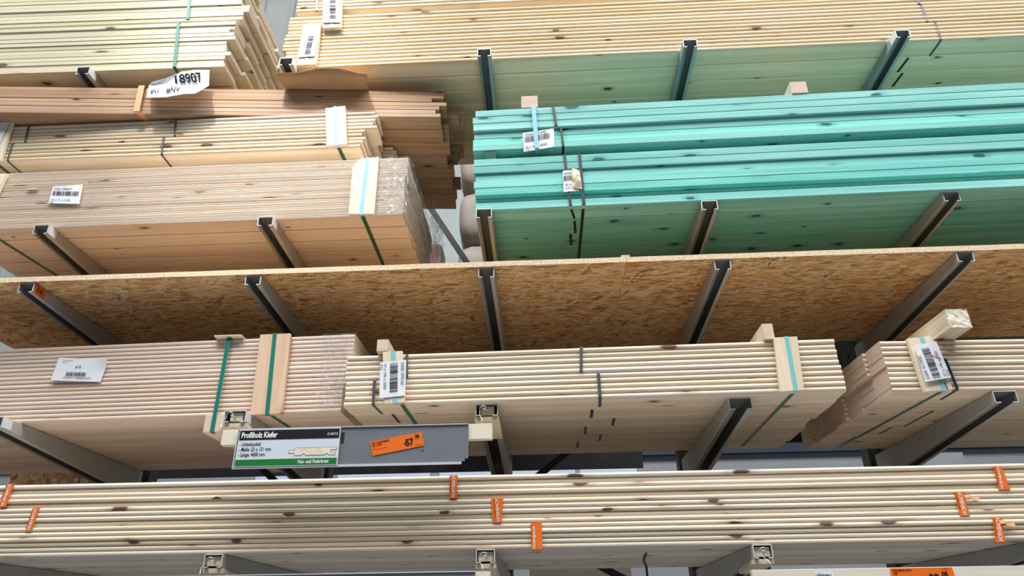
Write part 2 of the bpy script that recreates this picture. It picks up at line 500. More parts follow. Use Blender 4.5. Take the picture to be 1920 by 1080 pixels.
panel(.6034, 2.9, 'strand board panel right of the vertical seam on the middle shelf')
# bundle with the 610 tag
bundle('tongue_and_groove_board', 'dusty beige', 'profiled board', 'bundle with the 610 tag', 'board', 'profiled boards in the bundle with the 610 tag',
       -3.66, .199, 2.4325, math.radians(-1.9), 18, 7, .139, .0189, rp(.0075), [M['tg_i'], M['end']], 3.10, keep=lambda k, j: j < 3 or k == 0, pack=6, jx=.004, jy=.002,
       xend=lambda k, j: (-.03, -.02, .0)[k // 6] + (0, -.004, .0, -.01, -.004, 0, 0)[j])
# middle decking bundle
bundle('decking_board', 'cream', 'decking board', 'bundle over the hanging sign', 'board', 'decking boards over the hanging sign',
       -.565, .028, 2.4325, math.radians(-1.15), 10, 7, .1335, .0215, rp(.0095), [M['deck'], M['end']], 1.95, keep=front_bottom, pack=5, bx=.014, jx=.003)
# right-hand decking bundle
bundle('decking_board', 'creamy', 'decking board', 'bundle with sawn ends at right', 'board', 'decking boards with sawn ends at the right',
       1.574, .022, 2.4325, math.radians(1.9), 10, 7, .1365, .0212, rp(.0095), [M['deck'], M['end']], 2.0, pack=5, bx=.012, jx=.003)
# packs with orange tape
bundle('spruce_board', 'cream', 'spruce board', 'orange-taped packs at the bottom', 'board', 'boards in the orange-taped packs',
       -2.9, .062, 1.8935, 0, 15, 7, .137, .0179, rp(.0075), [M['lath'], M['end']], 5.8, keep=front_bottom, jx=.004, jy=.012)

# ------------------------------------------------------------------ rack
POS = {-2: 'first', -1: 'second', 0: 'third', 1: 'fourth', 2: 'fifth'}
def arm(level, k, x, y, z, w, slope, label, mat, patch=0, h=.047, depth=1.09):
    root = thing('rack_bracket', label, 'rack arm', (x, y, z), 0, 'rack arms')
    t, lip = .0035, w * .25
    def ring(yy, hh, e=0):
        o = [(-w/2, -hh), (-w/2, 0), (w/2, 0), (w/2, -hh), (w/2 - lip, -hh), (w/2 - lip, -hh + t), (w/2 - t, -hh + t), (w/2 - t, -t), (-w/2 + t, -t), (-w/2 + t, -hh + t), (-w/2 + lip, -hh + t), (-w/2 + lip, -hh)]
        r = .0045
        # rounded outer corners
        q = []
        for i, (a, b) in enumerate(o):
            if i in (0, 1, 2, 3):
                sx = 1 if a < 0 else -1
                sz = 1 if b < -.01 else -1
                p1, p2 = (a + sx * r, b), (a, b + sz * r)
                pm = (a + sx * r * .3, b + sz * r * .3)
                q += [p1, pm, p2] if i in (0, 2) else [p2, pm, p1]
            else:
                q.append((a, b))
        return [(px, yy, pz) for px, pz in q]
    N = 6
    V, F, FM = [], [], []
    n = None
    for i in range(N + 1):
        yy = depth * i / N
        rg = ring(yy, h + slope * yy)
        n = len(rg)
        V += rg
    for i in range(N):
        for j in range(n):
            a, b = i * n + j, i * n + (j + 1) % n
            F.append([a, b, b + n, a + n])
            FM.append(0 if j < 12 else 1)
    F.append(list(range(n))[::-1]); FM.append(2)
    o = obj('channel', mesh('channel', V, F, [mat, M['steel_in'], M['steel_rim']], FM), root)
    if patch:
        s = patch
        b = MB()
        for sgn in ((s,) if abs(s) == 1 else (-1, 1)):
            xx = sgn * (w / 2 + .0006)
            vs = [(xx, .0015, -.003), (xx, .056, -.003), (xx, .056, -h + .003), (xx, .0015, -h + .003)]
            b.add(vs, [[0, 1, 2, 3]])
        p = b.build('end_patch', M['patch'], root)
        p['label'] = 'pale grey patch near the tip'
    return root
LV = {  # level: y of the tips, z of the top, width, slope, phrase, x offsets
    'C': (-.077, 4.191, .068, .03, 'top row of arms'),
    'F': (-.02, 3.304, .070, .055, 'row carrying the green battens'),
    'O': (-.002, 3.02, .068, .055, 'row under the strand board'),
    'J': (.04, 2.432, .089, .08, 'row above the hanging sign'),
    'L': (.06, 1.893, .069, .08, 'lowest row of arms'),
}
DX = {'C': {-2: -.012, -1: .017, 0: -.002, 1: -.004, 2: .003}, 'F': {-2: -.009, -1: .02, 0: -.003, 1: -.018, 2: .011},
      'O': {-2: -.005, -1: 0, 0: .007, 1: .002, 2: -.003}, 'J': {-2: 0, -1: 0, 0: .008, 1: -.004, 2: 0}, 'L': {-2: 0, -1: -.002, 0: .004, 1: -.002, 2: 0}}
PATCH = {('F', -2): 1, ('F', -1): 1, ('C', -2): 1, ('C', -1): 1, ('C', 2): -1, ('J', -2): 1, ('J', -1): 1}
LEFT = {'C': 'grey green', 'F': 'grey', 'O': 'dark grey', 'J': 'galvanised', 'L': 'galvanised'}
for lv, (y, z, w, sl, ph) in LV.items():
    for k in range(-2, 3):
        arm(lv, k, k + DX[lv][k], y, z, w, sl, f'{LEFT[lv]} slotted steel arm, {POS[k]} from left, {ph}', M['steel_bounce'] if lv == 'C' and k > -1 else M['steel'], PATCH.get((lv, k), 0))

# uprights behind, one per arm column, with punched holes
for k in range(-2, 3):
    root = thing('rack_upright', f'dark perforated steel upright behind the {POS[k]} column of arms from left', 'upright', (k, 1.19, 0), 0, 'rack uprights')
    b = MB()
    b.box(-.05, -.02, 0, .09, 0, 5.6, 0, .002)
    b.box(.02, .05, 0, .09, 0, 5.6, 0, .002)
    b.box(-.02, .02, .012, .09, 0, 5.6, 0)
    b.build('post', M['upright'], root)
    hb = MB()
    for i in range(40):
        zz = 1.2 + i * .1
        for sx in (-.035, .035):
            vs = [(sx + .008 * math.cos(a * PI / 4), -.0008, zz + .013 * math.sin(a * PI / 4)) for a in range(8)]
            hb.add(vs, [list(range(8))])
    hb.build('punched_hole', M['black'], root)['kind'] = 'stuff'
    b = MB(); b.box(-.07, .07, -.05, .2, 0, .012, 0, .003); b.build('foot_plate', M['upright'], root)
for k, (xa, za, xb, zb, lab) in enumerate((
        (-.94, 4.95, -.05, 3.45, 'dark diagonal brace beside the stacked sacks in the central gap'),
        (.06, 2.3, .94, 2.95, 'dark diagonal brace low behind the middle decking bundle'),
        (-1.94, 2.98, -1.06, 2.2, 'dark diagonal brace behind the bundle with the 610 tag'),
        (.06, 2.15, .94, 1.7, 'dark diagonal brace under the taped packs'))):
    b = MB(); b.bar((xa, 1.3, za), (xb, 1.3, zb), .035, .02)
    tag(b.build('diagonal_brace', M['brace']), lab, 'brace', 'diagonal braces')
for z, lab in ((2.56, 'dark horizontal rail joining the uprights behind the sign level'), (1.72, 'dark horizontal rail joining the uprights below the taped packs')):
    b = MB(); b.box(-2.9, 2.9, 1.335, 1.365, z, z + .07, 0, .003)
    tag(b.build('cross_rail', M['brace']), lab, 'rail', 'cross rails')

# wooden plugs and wire hooks in the ends of the lower arms
def plug(x, y, z, w, label):
    root = thing('wooden_plug', label, 'wood block', (x, y, z), 0, 'wooden plugs in arm ends')
    b = MB(); b.box(-w / 2, w / 2, 0, .26, 0, .034, 0, .0015)
    b.build('block', M['block'], root)
def hook(x, y, z0, z1, label):
    root = thing('wire_hook', label, 'hook', (x, y, z0), 0, 'wire hooks')
    h = z1 - z0
    pts = [(0.012, .02, h + .002), (.006, .0, h + .004)]
    for i in range(9):
        a = PI * .15 + PI * .95 * i / 8
        pts.append((-.004 + .014 * math.cos(a), -.012 - .006 * math.sin(a), h - .006 + .013 * math.sin(a)))
    pts += [(-.014, -.05, h * .55), (-.004, -.075, h * .3), (-.002, -.08, 0)]
    b = MB(); b.tube(pts, .0016, 6); b.build('wire', M['wire'], root, smooth=True)
    b = MB(); b.tube([(.004, .02, h - .006), (.002, -.006, h - .004)], .0028, 6); b.tube([(-.006, -.008, h - .001), (.014, -.008, h - .012)], .0016, 6)
    b.build('eye_screw', M['wire'], root, smooth=True)
for lv, ks in (('J', (-1, 0)), ('L', (-1, 0, 1))):
    y, z, w, sl, ph = LV[lv]
    for k in ks:
        x = k + DX[lv][k]
        wh = 'hanging sign' if lv == 'J' else 'orange-taped packs'
        plug(x + (.003 if lv == 'J' else 0), y + .012, z - .041, (.052 if lv == 'J' else .056), f'small wooden plug in the {POS[k]} arm tip from left, level with {wh}')
        hook(x - (.008 if lv == 'J' else 0), y - .004, (2.3225 if lv == 'J' else 1.806), z - .02, f'bright bent wire hook at the {POS[k]} arm tip from left beside {wh}')
for lv, k in (('J', -1), ('J', 0), ('L', -1), ('L', 0), ('L', 1)):
    y, z, w, sl, ph = LV[lv]
    x = k + DX[lv][k]
    b = MB()
    d = .22
    hh = .0485
    vs = [(-w * .54, 0, -.016), (w * .54, 0, -.016), (w * .54, 0, 0), (-w * .54, 0, 0)]
    vs += [(px, d, pz - sl * d) for px, _, pz in vs]
    b.add(vs, [[0, 1, 2, 3], [7, 6, 5, 4], [0, 4, 5, 1], [1, 5, 6, 2], [2, 6, 7, 3], [3, 7, 4, 0]])
    o = b.build('wood_shim', M['block'], None, (x, y + .012, z - hh))
    tag(o, f'flat wooden shim fixed under the {POS[k]} arm from left, {"sign level" if lv == "J" else "lowest level"}', 'wood shim', 'wooden shims under arms')

# ------------------------------------------------------------------ writing
def text_mesh(body, size, xs=1.0, bold=0.0, align='LEFT', spacing=1.0, shear=0.0):
    cu = bpy.data.curves.new('lettering', 'FONT')
    cu.body = body
    cu.size = size
    cu.align_x = align
    cu.offset = bold
    cu.shear = shear
    cu.space_character = spacing
    cu.resolution_u = 3
    o = bpy.data.objects.new('lettering', cu)
    COL.objects.link(o)
    dg = bpy.context.evaluated_depsgraph_get()
    dg.update()
    me = bpy.data.meshes.new_from_object(o.evaluated_get(dg))
    vs = [(v.co.x * xs, v.co.y) for v in me.vertices]
    fs = [list(p.vertices) for p in me.polygons]
    bpy.data.objects.remove(o)
    bpy.data.curves.remove(cu)
    bpy.data.meshes.remove(me)
    return vs, fs

class Sheet:
    """flat printed thing spanned by u (reading direction) and v (up) from its lower left corner"""
    def __init__(self, P, U, V):
        self.P, self.U, self.V = Vector(P), Vector(U), Vector(V)
        self.N = self.U.cross(self.V).normalized()
        self.parts = {}
    def pt(self, a, b, lift=0.0):
        return self.P + self.U * a + self.V * b + self.N * lift
    def mb(self, mat):
        return self.parts.setdefault(mat, MB())
    def rect(self, mat, a0, a1, b0, b1, lift=.0006):
        self.mb(mat).add([self.pt(a0, b0, lift), self.pt(a1, b0, lift), self.pt(a1, b1, lift), self.pt(a0, b1, lift)], [[0, 1, 2, 3]])
    def poly(self, mat, pts, lift=.0006):
        self.mb(mat).add([self.pt(a, b, lift) for a, b in pts], [list(range(len(pts)))])
    def text(self, mat, body, a, b, size, lift=.0009, **kw):
        vs, fs = text_mesh(body, size, **kw)
        self.mb(mat).add([self.pt(a + x, b + y, lift) for x, y in vs], fs)
    def barcode(self, mat, a0, a1, b0, b1, seed=1, lift=.0009, n=34):
        r = random.Random(seed)
        a = a0
        st = (a1 - a0) / n
        while a < a1:
            w = st * r.choice((.4, .6, 1.0))
            self.rect(mat, a, min(a + w, a1), b0, b1, lift)
            a += w + st * r.choice((.4, .6, .9))
    def finish(self, root, names):
        for mat, mb in self.parts.items():
            mb.build(names.get(mat, 'printing'), M[mat], root)

def paper_grid(corner, nu=8, nv=6, amp=.0008, seed=0, curl=None):
    """paper from 4 corners: lower left, lower right, upper right, upper left"""
    r = random.Random(seed)
    a, b, c, d = [Vector(p) for p in corner]
    n = (b - a).cross(d - a).normalized()
    V, F = [], []
    for j in range(nv + 1):
        for i in range(nu + 1):
            u, v = i / nu, j / nv
            p = (a * (1 - u) + b * u) * (1 - v) + (d * (1 - u) + c * u) * v
            V.append(p + n * (r.uniform(-amp, amp) + (curl(u, v) if curl else 0)))
    for j in range(nv):
        for i in range(nu):
            k = j * (nu + 1) + i
            F.append([k, k + 1, k + nu + 2, k + nu + 1])
    return V, F

def stock_label(label, corner, lines, rot, seed, red=False, amp=.0005, curl=None, code=(.32, .62)):
    """paper stock label; corner = lower left, lower right, upper right, upper left as hung; rot = quarter turns of the print"""
    root = thing('paper_label', label, 'paper label', corner[0], 0, 'paper stock labels')
    base = Vector(corner[0])
    cs = [Vector(c) - base for c in corner]
    V, F = paper_grid(cs, seed=seed, amp=amp, curl=curl)
    obj('sheet', mesh('sheet', V, F, [M['paper']], None, True), root)
    k = {0: 0, 90: 1, -90: 3}[rot]
    o = cs[k]; u = cs[(k + 1) % 4] - o; v = cs[(k + 3) % 4] - o
    W, H = u.length, v.length
    S = Sheet(o, u.normalized(), v.normalized())
    L = .0016
    for body, a, b, sz, mat in lines:
        S.text(mat, body, a * W, b * H, sz * H, L, bold=.0)
    if code:
        S.barcode('ink', .05 * W, .88 * W, code[0] * H, code[1] * H, seed, L)
    if red:
        S.poly('ink_red', [(.5 * W, .12 * H), (.66 * W, .42 * H), (.68 * W, .42 * H), (.52 * W, .10 * H)], L + .0004)
    S.finish(root, {'ink': 'barcode', 'ink_grey': 'printing', 'ink_red': 'pen_stroke'})
    return root

def std(code, dims, frac):
    return [(code, .05, .80, .18, 'ink_grey'), (dims, .05, .15, .155, 'ink_grey'), (frac, .05, .01, .14, 'ink_grey')]

def quad(y, p):
    return [(x, y, z) for x, z in p]

# order of corners: lower left, lower right, upper right, upper left
stock_label('white barcode label 5500 393161 strapped upright to the short plank over the sign',
            quad(-.0125, [(-.410, 2.450), (-.308, 2.459), (-.312, 2.607), (-.417, 2.599)]), std('5500 393161', '27 x 146 x 2000', '4/53'), -90, 1, code=(.38, .68))
stock_label('white barcode label with a red pen stroke on the leaning plank at right',
            quad(-.0125, [(1.689, 2.459), (1.789, 2.474), (1.773, 2.621), (1.686, 2.608)]), std('5500 411935', '27 x 146 x 3000', '4/53'), 90, 2, red=True, code=(.38, .68))
stock_label('crumpled white label 14 x 121 x 2100 on the shrink-wrapped pack',
            quad(-.004, [(-2.029, 3.430), (-1.877, 3.42), (-1.888, 3.528), (-2.030, 3.523)]), std('5500 398607', '14 x 121 x 2100', '4/8'), 0, 3, amp=.0006, code=(.46, .72))
stock_label('white label 40 x 60 x 3000 tucked under the pale strap on green battens',
            quad(-.0205, [(.179, 3.603), (.322, 3.626), (.321, 3.731), (.176, 3.712)]), std('5500 407240', '40 x 60 x 3000', '3/21'), 0, 4, code=(.46, .76))
stock_label('narrow white label half hidden by tan tape on lower green battens',
            quad(-.0195, [(.352, 3.376), (.421, 3.381), (.406, 3.494), (.353, 3.491)]), [('5500', .05, .80, .15, 'ink_grey'), ('40 x 6', .12, .28, .14, 'ink_grey'), ('3/21', .12, .12, .13, 'ink_grey')], 0, 5, code=(.5, .74))
stock_label('white barcode label on the stained plank at left end of honey-coloured decking',
            quad(-.03, [(-.949, 4.237), (-.863, 4.24), (-.852, 4.381), (-.942, 4.383)]), std('5500 411933', '27 x 146 x 4000', '4/53'), -90, 6, code=(.36, .68))
stock_label('white barcode label on the topmost bundle at the frame edge',
            quad(-.03, [(-.846, 4.468), (-.752, 4.466), (-.762, 4.64), (-.864, 4.64)]), std('5500 411936', '27 x 146 x 4000', '4/53'), -90, 7, code=(.36, .68))
stock_label('white label printed 610 with barcode, taped to the dusty beige bundle',
            quad(.126, [(-1.870, 2.611), (-1.648, 2.598), (-1.635, 2.700), (-1.861, 2.714)]), [('610', .40, .56, .17, 'ink'), ('00340417 1980000024474', .24, .1, .11, 'ink_grey'), ('Profilholz Kiefer', .1, .86, .07, 'ink_grey'), ('23 x 121', .1, .78, .07, 'ink_grey')], 0, 8, amp=.0004,
            curl=lambda u, v: .10 * max(0, u - .72) * max(0, v - .55), code=None)
stock_label('white sheet on the plank at the extreme left of the cream decking',
            quad(.004, [(-2.46, 3.72), (-2.387, 3.715), (-2.372, 3.925), (-2.46, 3.93)]), [], 0, 9, code=None)
stock_label('tiny white sticker on the lower green battens right of centre',
            quad(-.012, [(1.03, 3.432), (1.052, 3.432), (1.050, 3.466), (1.028, 3.466)]), [('40 x 60', .1, .6, .2, 'ink_grey')], 0, 10, code=(.2, .5))
stock_label('tiny white sticker on the white timber rail at the bottom right',
            quad(-.0815, [(1.118, 1.768), (1.178, 1.768), (1.178, 1.790), (1.118, 1.790)]), [('5139866', .1, .72, .2, 'ink_grey')], 0, 11, code=(.2, .6))
# extra barcode of the 610 label stands on its own curved lower half
def add_code_610():
    S = Sheet((-1.808, .1245, 2.631), (.997, 0, -.058), (.03, 0, 1))
    root = [o for o in COL.objects if o.get('label', '').startswith('white label printed 610')][0]
    S.P = Vector((-1.808, .1245, 2.629)) - Vector(root.location)
    S.barcode('ink', 0, .09, 0, .018, 12)
    S.finish(root, {'ink': 'barcode'})
add_code_610()

# orange 14 sticker on the arm under the strand board
root = thing('number_sticker', 'orange sticker reading 14 on the side of a dark arm at left', 'sticker', (-2.005 + .0347, .0, 3.02))
b = MB(); b.add([(.0, .006, -.044), (.0, .075, -.048), (.0, .075, -.003), (.0, .006, -.003)], [[0, 1, 2, 3]])
b.build('sticker_sheet', M['orange'], root)
S = Sheet((.0006, .012, -.041), (0, 1, 0), (0, 0, 1)); S.text('ink', '14', .004, .004, .04, .0006); S.finish(root, {'ink': 'number'})

# hanging sign: batten, zinc tray, printed plate and price ticket
root = thing('sign_batten', 'pale square timber batten hanging from two wire hooks behind the sign', 'batten', (-.985, -.075, 2.2645))
b = MB(); b.box(0, 1.023, 0, .03, 0, .0575, 0, .001); b.build('batten', M['batten'], root)
root = thing('sign_tray', 'grey zinc sign tray hanging below the middle decking bundle', 'sign holder', (-.918, -.083, 2.174))
b = MB()
ZT = .147
b.add([(0, 0, 0), (.845, 0, .0), (.845, 0, .008), (.857, 0, .008), (.857, 0, .018), (.869, 0, .018), (.869, 0, ZT), (0, 0, ZT)], [[0, 1, 2, 3, 4, 5, 6, 7]])
b.build('back_plate', M['zinc'], root)
b = MB(); b.box(0, .869, -.005, .0, ZT - .003, ZT, 0); b.box(0, .845, -.006, .0, -.003, .005, 0); b.box(-.003, .001, -.006, 0, -.003, ZT)
b.build('rolled_lip', M['zinc_lip'], root)
b = MB(); b.box(.855, .8575, -.001, .0, .02, ZT - .004)
b.build('fold_line', M['steel_in'], root)
b = MB()
for zz in (.05, .072):
    b.add([(.70 + .0035 * math.cos(a * PI / 4), -.0008, zz + .0035 * math.sin(a * PI / 4)) for a in range(8)], [list(range(8))])
b.build('rivet_hole', M['black'], root)
b = MB(); b.box(.392, .404, -.0012, 0, .085, .125); b.build('slot', M['brace'], root)
# plate
root = thing('product_sign', 'white, black and green sign reading Profilholz Kiefer in the zinc tray', 'sign', (-.912, -.0905, 2.1775))
PW, PH = .384, .139
b = MB(); b.box(0, PW, -.001, .001, 0, PH); b.build('plate', M['sign'], root)
S = Sheet((0, -.0012, 0), (1, 0, 0), (0, 0, 1))
S.rect('sblack', .003, PW - .003, PH - .040, PH - .004)
S.rect('sgreen', .002, PW - .004, .003, .026)
S.text('ink_white', 'Profilholz Kiefer', .010, PH - .0315, .0295, xs=.70, bold=.0009)
S.text('ink_white', '5140715', PW - .009, PH - .0285, .0135, xs=.85, align='RIGHT', shear=.25)
for i, s in enumerate(('- Unbehandelt', '- Maße: 23 x 121 mm', '- Länge: 4000 mm')):
    S.text('ink', s, .008, PH - .062 - i * .0195, .0195, xs=.72, bold=.00025)
S.text('ink_white', 'Nut- und Federbrett', PW - .034, .0085, .0185, xs=.74, bold=.0003, align='RIGHT')
prof = [(0, .012), (.022, .012), (.022, .003), (.050, .003), (.054, .009), (.060, .009), (.064, .003), (.136, .003), (.140, .008), (.146, .008), (.150, .003), (.176, .003), (.176, .012), (.158, .012), (.158, .022), (.180, .022), (.180, .032), (.022, .032), (.022, .023), (0, .023)]
ax, az = .197, .0335
cx = sum(p[0] for p in prof) / len(prof)
S.poly('ink', [(ax + p[0], az + p[1]) for p in prof], .0006)
inner = []
n = len(prof)
for i in range(n):  # inset outline
    p0, p1, p2 = Vector(prof[i - 1]), Vector(prof[i]), Vector(prof[(i + 1) % n])
    d1, d2 = (p1 - p0).normalized(), (p2 - p1).normalized()
    n1, n2 = Vector((-d1.y, d1.x)), Vector((-d2.y, d2.x))
    m_ = (n1 + n2)
    m_ = m_ / max(.3, m_.dot(n1))
    q = p1 + m_ * .0011
    inner.append((ax + q.x, az + q.y))
S.poly('block', inner, .001)
S.finish(root, {'sblack': 'title_band', 'sgreen': 'foot_band', 'ink_white': 'white_lettering', 'ink': 'black_lettering', 'block': 'profile_drawing'})
# price ticket in the tray, tilted
root = thing('price_ticket', 'orange price ticket 57.79 stuck askew on the zinc tray', 'price tag', (-.402, -.0855, 2.2085))
dx, dz = .191, .034
u = Vector((dx, 0, dz)).normalized(); v = Vector((-.014, 0, .054)).normalized()
W, H = .194, .0535
S = Sheet((0, 0, 0), u, v)
S.rect('orange', 0, W, 0, H, 0)
S.text('ink_brown', 'NUT- UND FEDERBRETT', .006, H - .011, .0085, xs=.72, bold=.0003)
S.text('ink_brown', '23 X 121 MM', .006, H - .020, .0085, xs=.72, bold=.0003)
S.text('ink_brown', 'Stk', .006, H - .028, .006)
S.rect('ink_brown', .006, .060, H - .0335, H - .0325)
S.text('ink_brown', '€', .122, .016, .013, bold=.0004)
S.text('ink', '57', .128, .012, .034, xs=.86, bold=.0014)
S.text('ink', '79', .166, .031, .018, xs=.9, bold=.0009)
S.text('ink_brown', '1 Stk 14,45', .160, .005, .0065)
S.text('ink_brown', '5140715', .168, H - .007, .005)
S.finish(root, {'orange': 'ticket', 'ink_brown': 'small_print', 'ink': 'price'})

# lower rails at the bottom edge
root = thing('sign_batten', 'pale timber batten end beside the zinc tray at the very bottom', 'batten', (-.95, -.075, 1.752))
b = MB(); b.box(0, .982, 0, .03, 0, .0555, 0, .001); b.build('batten', M['batten'], root)
root = thing('sign_tray', 'zinc sign tray cut off by the bottom edge of the photo', 'sign holder', (-.88, -.083, 1.66))
b = MB(); b.box(0, .862, -.001, 0, 0, .149); b.build('back_plate', M['zinc'], root)
b = MB(); b.box(0, .862, -.006, .0, .146, .149); b.build('rolled_lip', M['zinc_lip'], root)
root = thing('timber_rail', 'whitewashed timber rail carrying an orange price ticket at bottom right', 'rail', (.912, -.08, 1.70))
b = MB(); b.box(0, 1.2, 0, .03, 0, .098, 0, .0015)
b.build('rail', wood('rail_pale', rgb(238, 230, 214), rgb(226, 214, 192), rgb(170, 140, 110), .12), root)
root = thing('price_ticket', 'orange price ticket 32.05 on the whitewashed rail at bottom right', 'price tag', (1.366, -.083, 1.735))
W, H = .203, .061
S = Sheet((0, 0, 0), (1, 0, 0), Vector((-.03, 0, 1)).normalized())
S.rect('orange', 0, W, 0, H, 0)
S.text('ink_brown', 'SCHRAUBPROFIL FICHTE', .006, H - .010, .0085, xs=.66, bold=.0003)
S.text('ink_brown', 'A/B', .008, H - .0185, .0085, bold=.0003)
S.text('ink_brown', 'Stk', .010, H - .0265, .007)
S.text('ink_brown', '5139866', .17, H - .006, .005)
S.text('ink', '32', .120, .012, .040, xs=.86, bold=.0022)
S.text('ink', '05', .163, .032, .022, xs=.9, bold=.0011)
S.finish(root, {'orange': 'ticket', 'ink_brown': 'small_print', 'ink': 'price'})

# ------------------------------------------------------------------ straps, planks, tape
def ribbon(path, w, wdir=(1, 0, 0)):
    wd = Vector(wdir).normalized() * (w / 2)
    V, F = [], []
    for p in path:
        V += [Vector(p) - wd, Vector(p) + wd]
    for i in range(len(path) - 1):
        F.append([2 * i, 2 * i + 1, 2 * i + 3, 2 * i + 2])
    return V, F
def strap(label, path, w, mat, group='packing straps', name='packing_strap', wdir=(1, 0, 0), mats2=None, split=None):
    V, F = ribbon(path, w, wdir)
    fm = None
    mats = [M[mat]]
    if mats2:
        mats.append(M[mats2]); fm = [0 if i < split else 1 for i in range(len(F))]
    o = obj(name, mesh(name, V, F, mats, fm))
    return tag(o, label, 'strap', group)

def front_strap(label, xt, zt, xb, zb, y, w, mat, under=None, back=.03, **kw):
    """strap over the front of a pack: small return on top, down the front, and along the underside for `under` metres (or a short return)"""
    p = [(xt, y + back, zt + .0012), (xt, y + .003, zt + .0012), (xt, y - .0012, zt - .004)]
    p += [(xb, y - .0012, zb + .004), (xb, y + .003, zb - .0012)]
    if under:
        p += [(xb + under[0], y + under[1], zb - .0012)]
    return strap(label, p, w, mat, **kw)

def under_strap(label, xa, ya, xb, yb, z, w, mat, **kw):
    return strap(label, [(xa, ya, z - .0015), (xb, yb, z - .0015)], w, mat, **kw)

# middle decking
front_strap('dark strap on the upper pack over the sign, near centre', .391, 2.648, .385, 2.541, .004, .011, 'black_g')
front_strap('dark strap on the lower pack over the sign, near centre', .452, 2.536, .452, 2.4325, .002, .012, 'black_g', (.006, .12))
front_strap('dark strap beside the label on the upper pack over the sign', -.317, 2.641, -.312, 2.541, .014, .011, 'black_g')
front_strap('dark strap at the left end of the lower pack over the sign', -.442, 2.536, -.440, 2.4325, .017, .011, 'black_g', (.01, .13))
for i, (x, a, b_) in enumerate(((.430, .155, .28), (.530, .29, .41), (.415, .42, .55), (.49, .555, .68), (.39, .69, .81))):
    under_strap(f'short dark strap under the middle decking, {ORD[i + 2]} row from front', x, a, x + .002, b_, 2.4325, .012, 'black')
under_strap('short dark strap under the middle decking near the left end, second row', -.39, .155, -.385, .28, 2.4325, .012, 'black')
# right decking
front_strap('thick black strap looped around the right decking bundle beside its label', 1.80, 2.56, 1.812, 2.4325, .012, .012, 'black', (.0, .13))
for i, (x, a, b_) in enumerate(((1.86, .30, .55), (1.80, .56, .68), (1.70, .72, .86))):
    under_strap(f'thin black strap under the right decking bundle, {ORD[i + 1]} of three from front', x, a, x - .01, b_, 2.4325, .009, 'black')
under_strap('long teal-green strap crossing the underside of the right decking bundle', 1.762, .03, 1.70, .95, 2.4325, .017, 'teal_dark')
under_strap('green-grey strap crossing the underside of the middle decking at its right end', 1.19, .01, 1.205, .86, 2.4325, .016, 'teal_dark')
under_strap('green-grey strap crossing the underside of the middle decking behind the sign', -.325, .02, -.31, .86, 2.4325, .017, 'teal_dark')
# cream decking, left
front_strap('dark strap on the upper cream pack near its left end', -2.288, 3.927, -2.278, 3.818, .03, .010, 'black_g')
front_strap('dark strap on the lower cream pack near its left end', -2.339, 3.816, -2.333, 3.7095, .03, .010, 'black_g', (.0, .14))
front_strap('dark strap on the upper cream pack below the paper tag', -1.540, 3.927, -1.526, 3.818, .03, .010, 'black_g')
front_strap('dark strap on the lower cream pack below the paper tag', -1.579, 3.816, -1.568, 3.7095, .03, .010, 'black_g', (.0, .14))
under_strap('dark green strap under the cream decking at its plank', -.705, .032, -.70, .2, 3.7095, .018, 'teal_dark')
under_strap('dark green strap under the cream decking at far left', -2.40, .04, -2.39, .2, 3.7095, .018, 'teal_dark')
# honey decking
front_strap('grey strap on the topmost pack of honey-coloured decking at right', 2.181, 4.554, 2.187, 4.436, .002, .012, 'black_g')
front_strap('grey strap on the middle pack of honey-coloured decking at right', 2.193, 4.432, 2.194, 4.315, .002, .012, 'black_g')
front_strap('grey strap on the lowest pack of honey-coloured decking at right', 2.229, 4.311, 2.226, 4.192, .002, .012, 'black_g', (-.005, .105))
for i, (x, a, b_) in enumerate(((2.12, .112, .214), (2.14, .222, .322))):
    under_strap(f'black strap under honey-coloured decking, {ORD[i + 2]} row from front', x, a, x - .01, b_, 4.192, .013, 'black')
front_strap('dark strap at the left end of the topmost bundle', -.924, 4.82, -.905, 4.60, .012, .011, 'black_g')
# green battens
front_strap('dark strap on the upper green pack beside the white label, upper half', .323, 3.8665, .333, 3.748, -.018, .012, 'black')
strap('dark strap on the upper green pack beside the white label, lower half', [(.352, -.004, 3.742), (.354, -.019, 3.738), (.361, -.019, 3.628), (.361, .05, 3.6255)], .011, 'black')
strap('dark strap behind the narrow label on lower green battens', [(.362, .02, 3.585), (.364, -.0175, 3.583), (.379, -.0175, 3.31), (.385, .02, 3.303), (.40, .09, 3.303)], .011, 'black')
strap('dark strap right of the tan tape on lower green battens', [(.432, .02, 3.585), (.433, -.0175, 3.583), (.438, -.0175, 3.31), (.436, .02, 3.303), (.432, .5, 3.303)], .013, 'black')
under_strap('short black strap under the green battens, second row', .401, .11, .408, .22, 3.304, .012, 'black')
under_strap('short black strap under the green battens, third row', .385, .225, .39, .33, 3.304, .012, 'black')
strap('pale aqua strap over the upper green pack and its label', [(.229, .03, 3.8675), (.230, -.0245, 3.866), (.240, -.0245, 3.62), (.240, .06, 3.62)], .020, 'sky')
# rough stacks
front_strap('teal strap down the upper rough stack', -1.611, 4.848, -1.572, 4.535, -.032, .016, 'teal')
front_strap('teal strap down the lower rough stack above the paper tag', -1.607, 4.506, -1.567, 4.192, -.045, .016, 'teal', (.0, .12))
# dusty beige bundle
strap('teal strap around the bundle with the 610 tag and the bearer block', [(-1.108, .15, 2.775), (-1.109, .097, 2.774), (-1.111, .097, 2.362), (-1.111, .12, 2.360)], .017, 'teal')
under_strap('dark teal strap under the bundle with the 610 tag', -.888, .10, -.86, .5, 2.4325, .016, 'teal_dark')
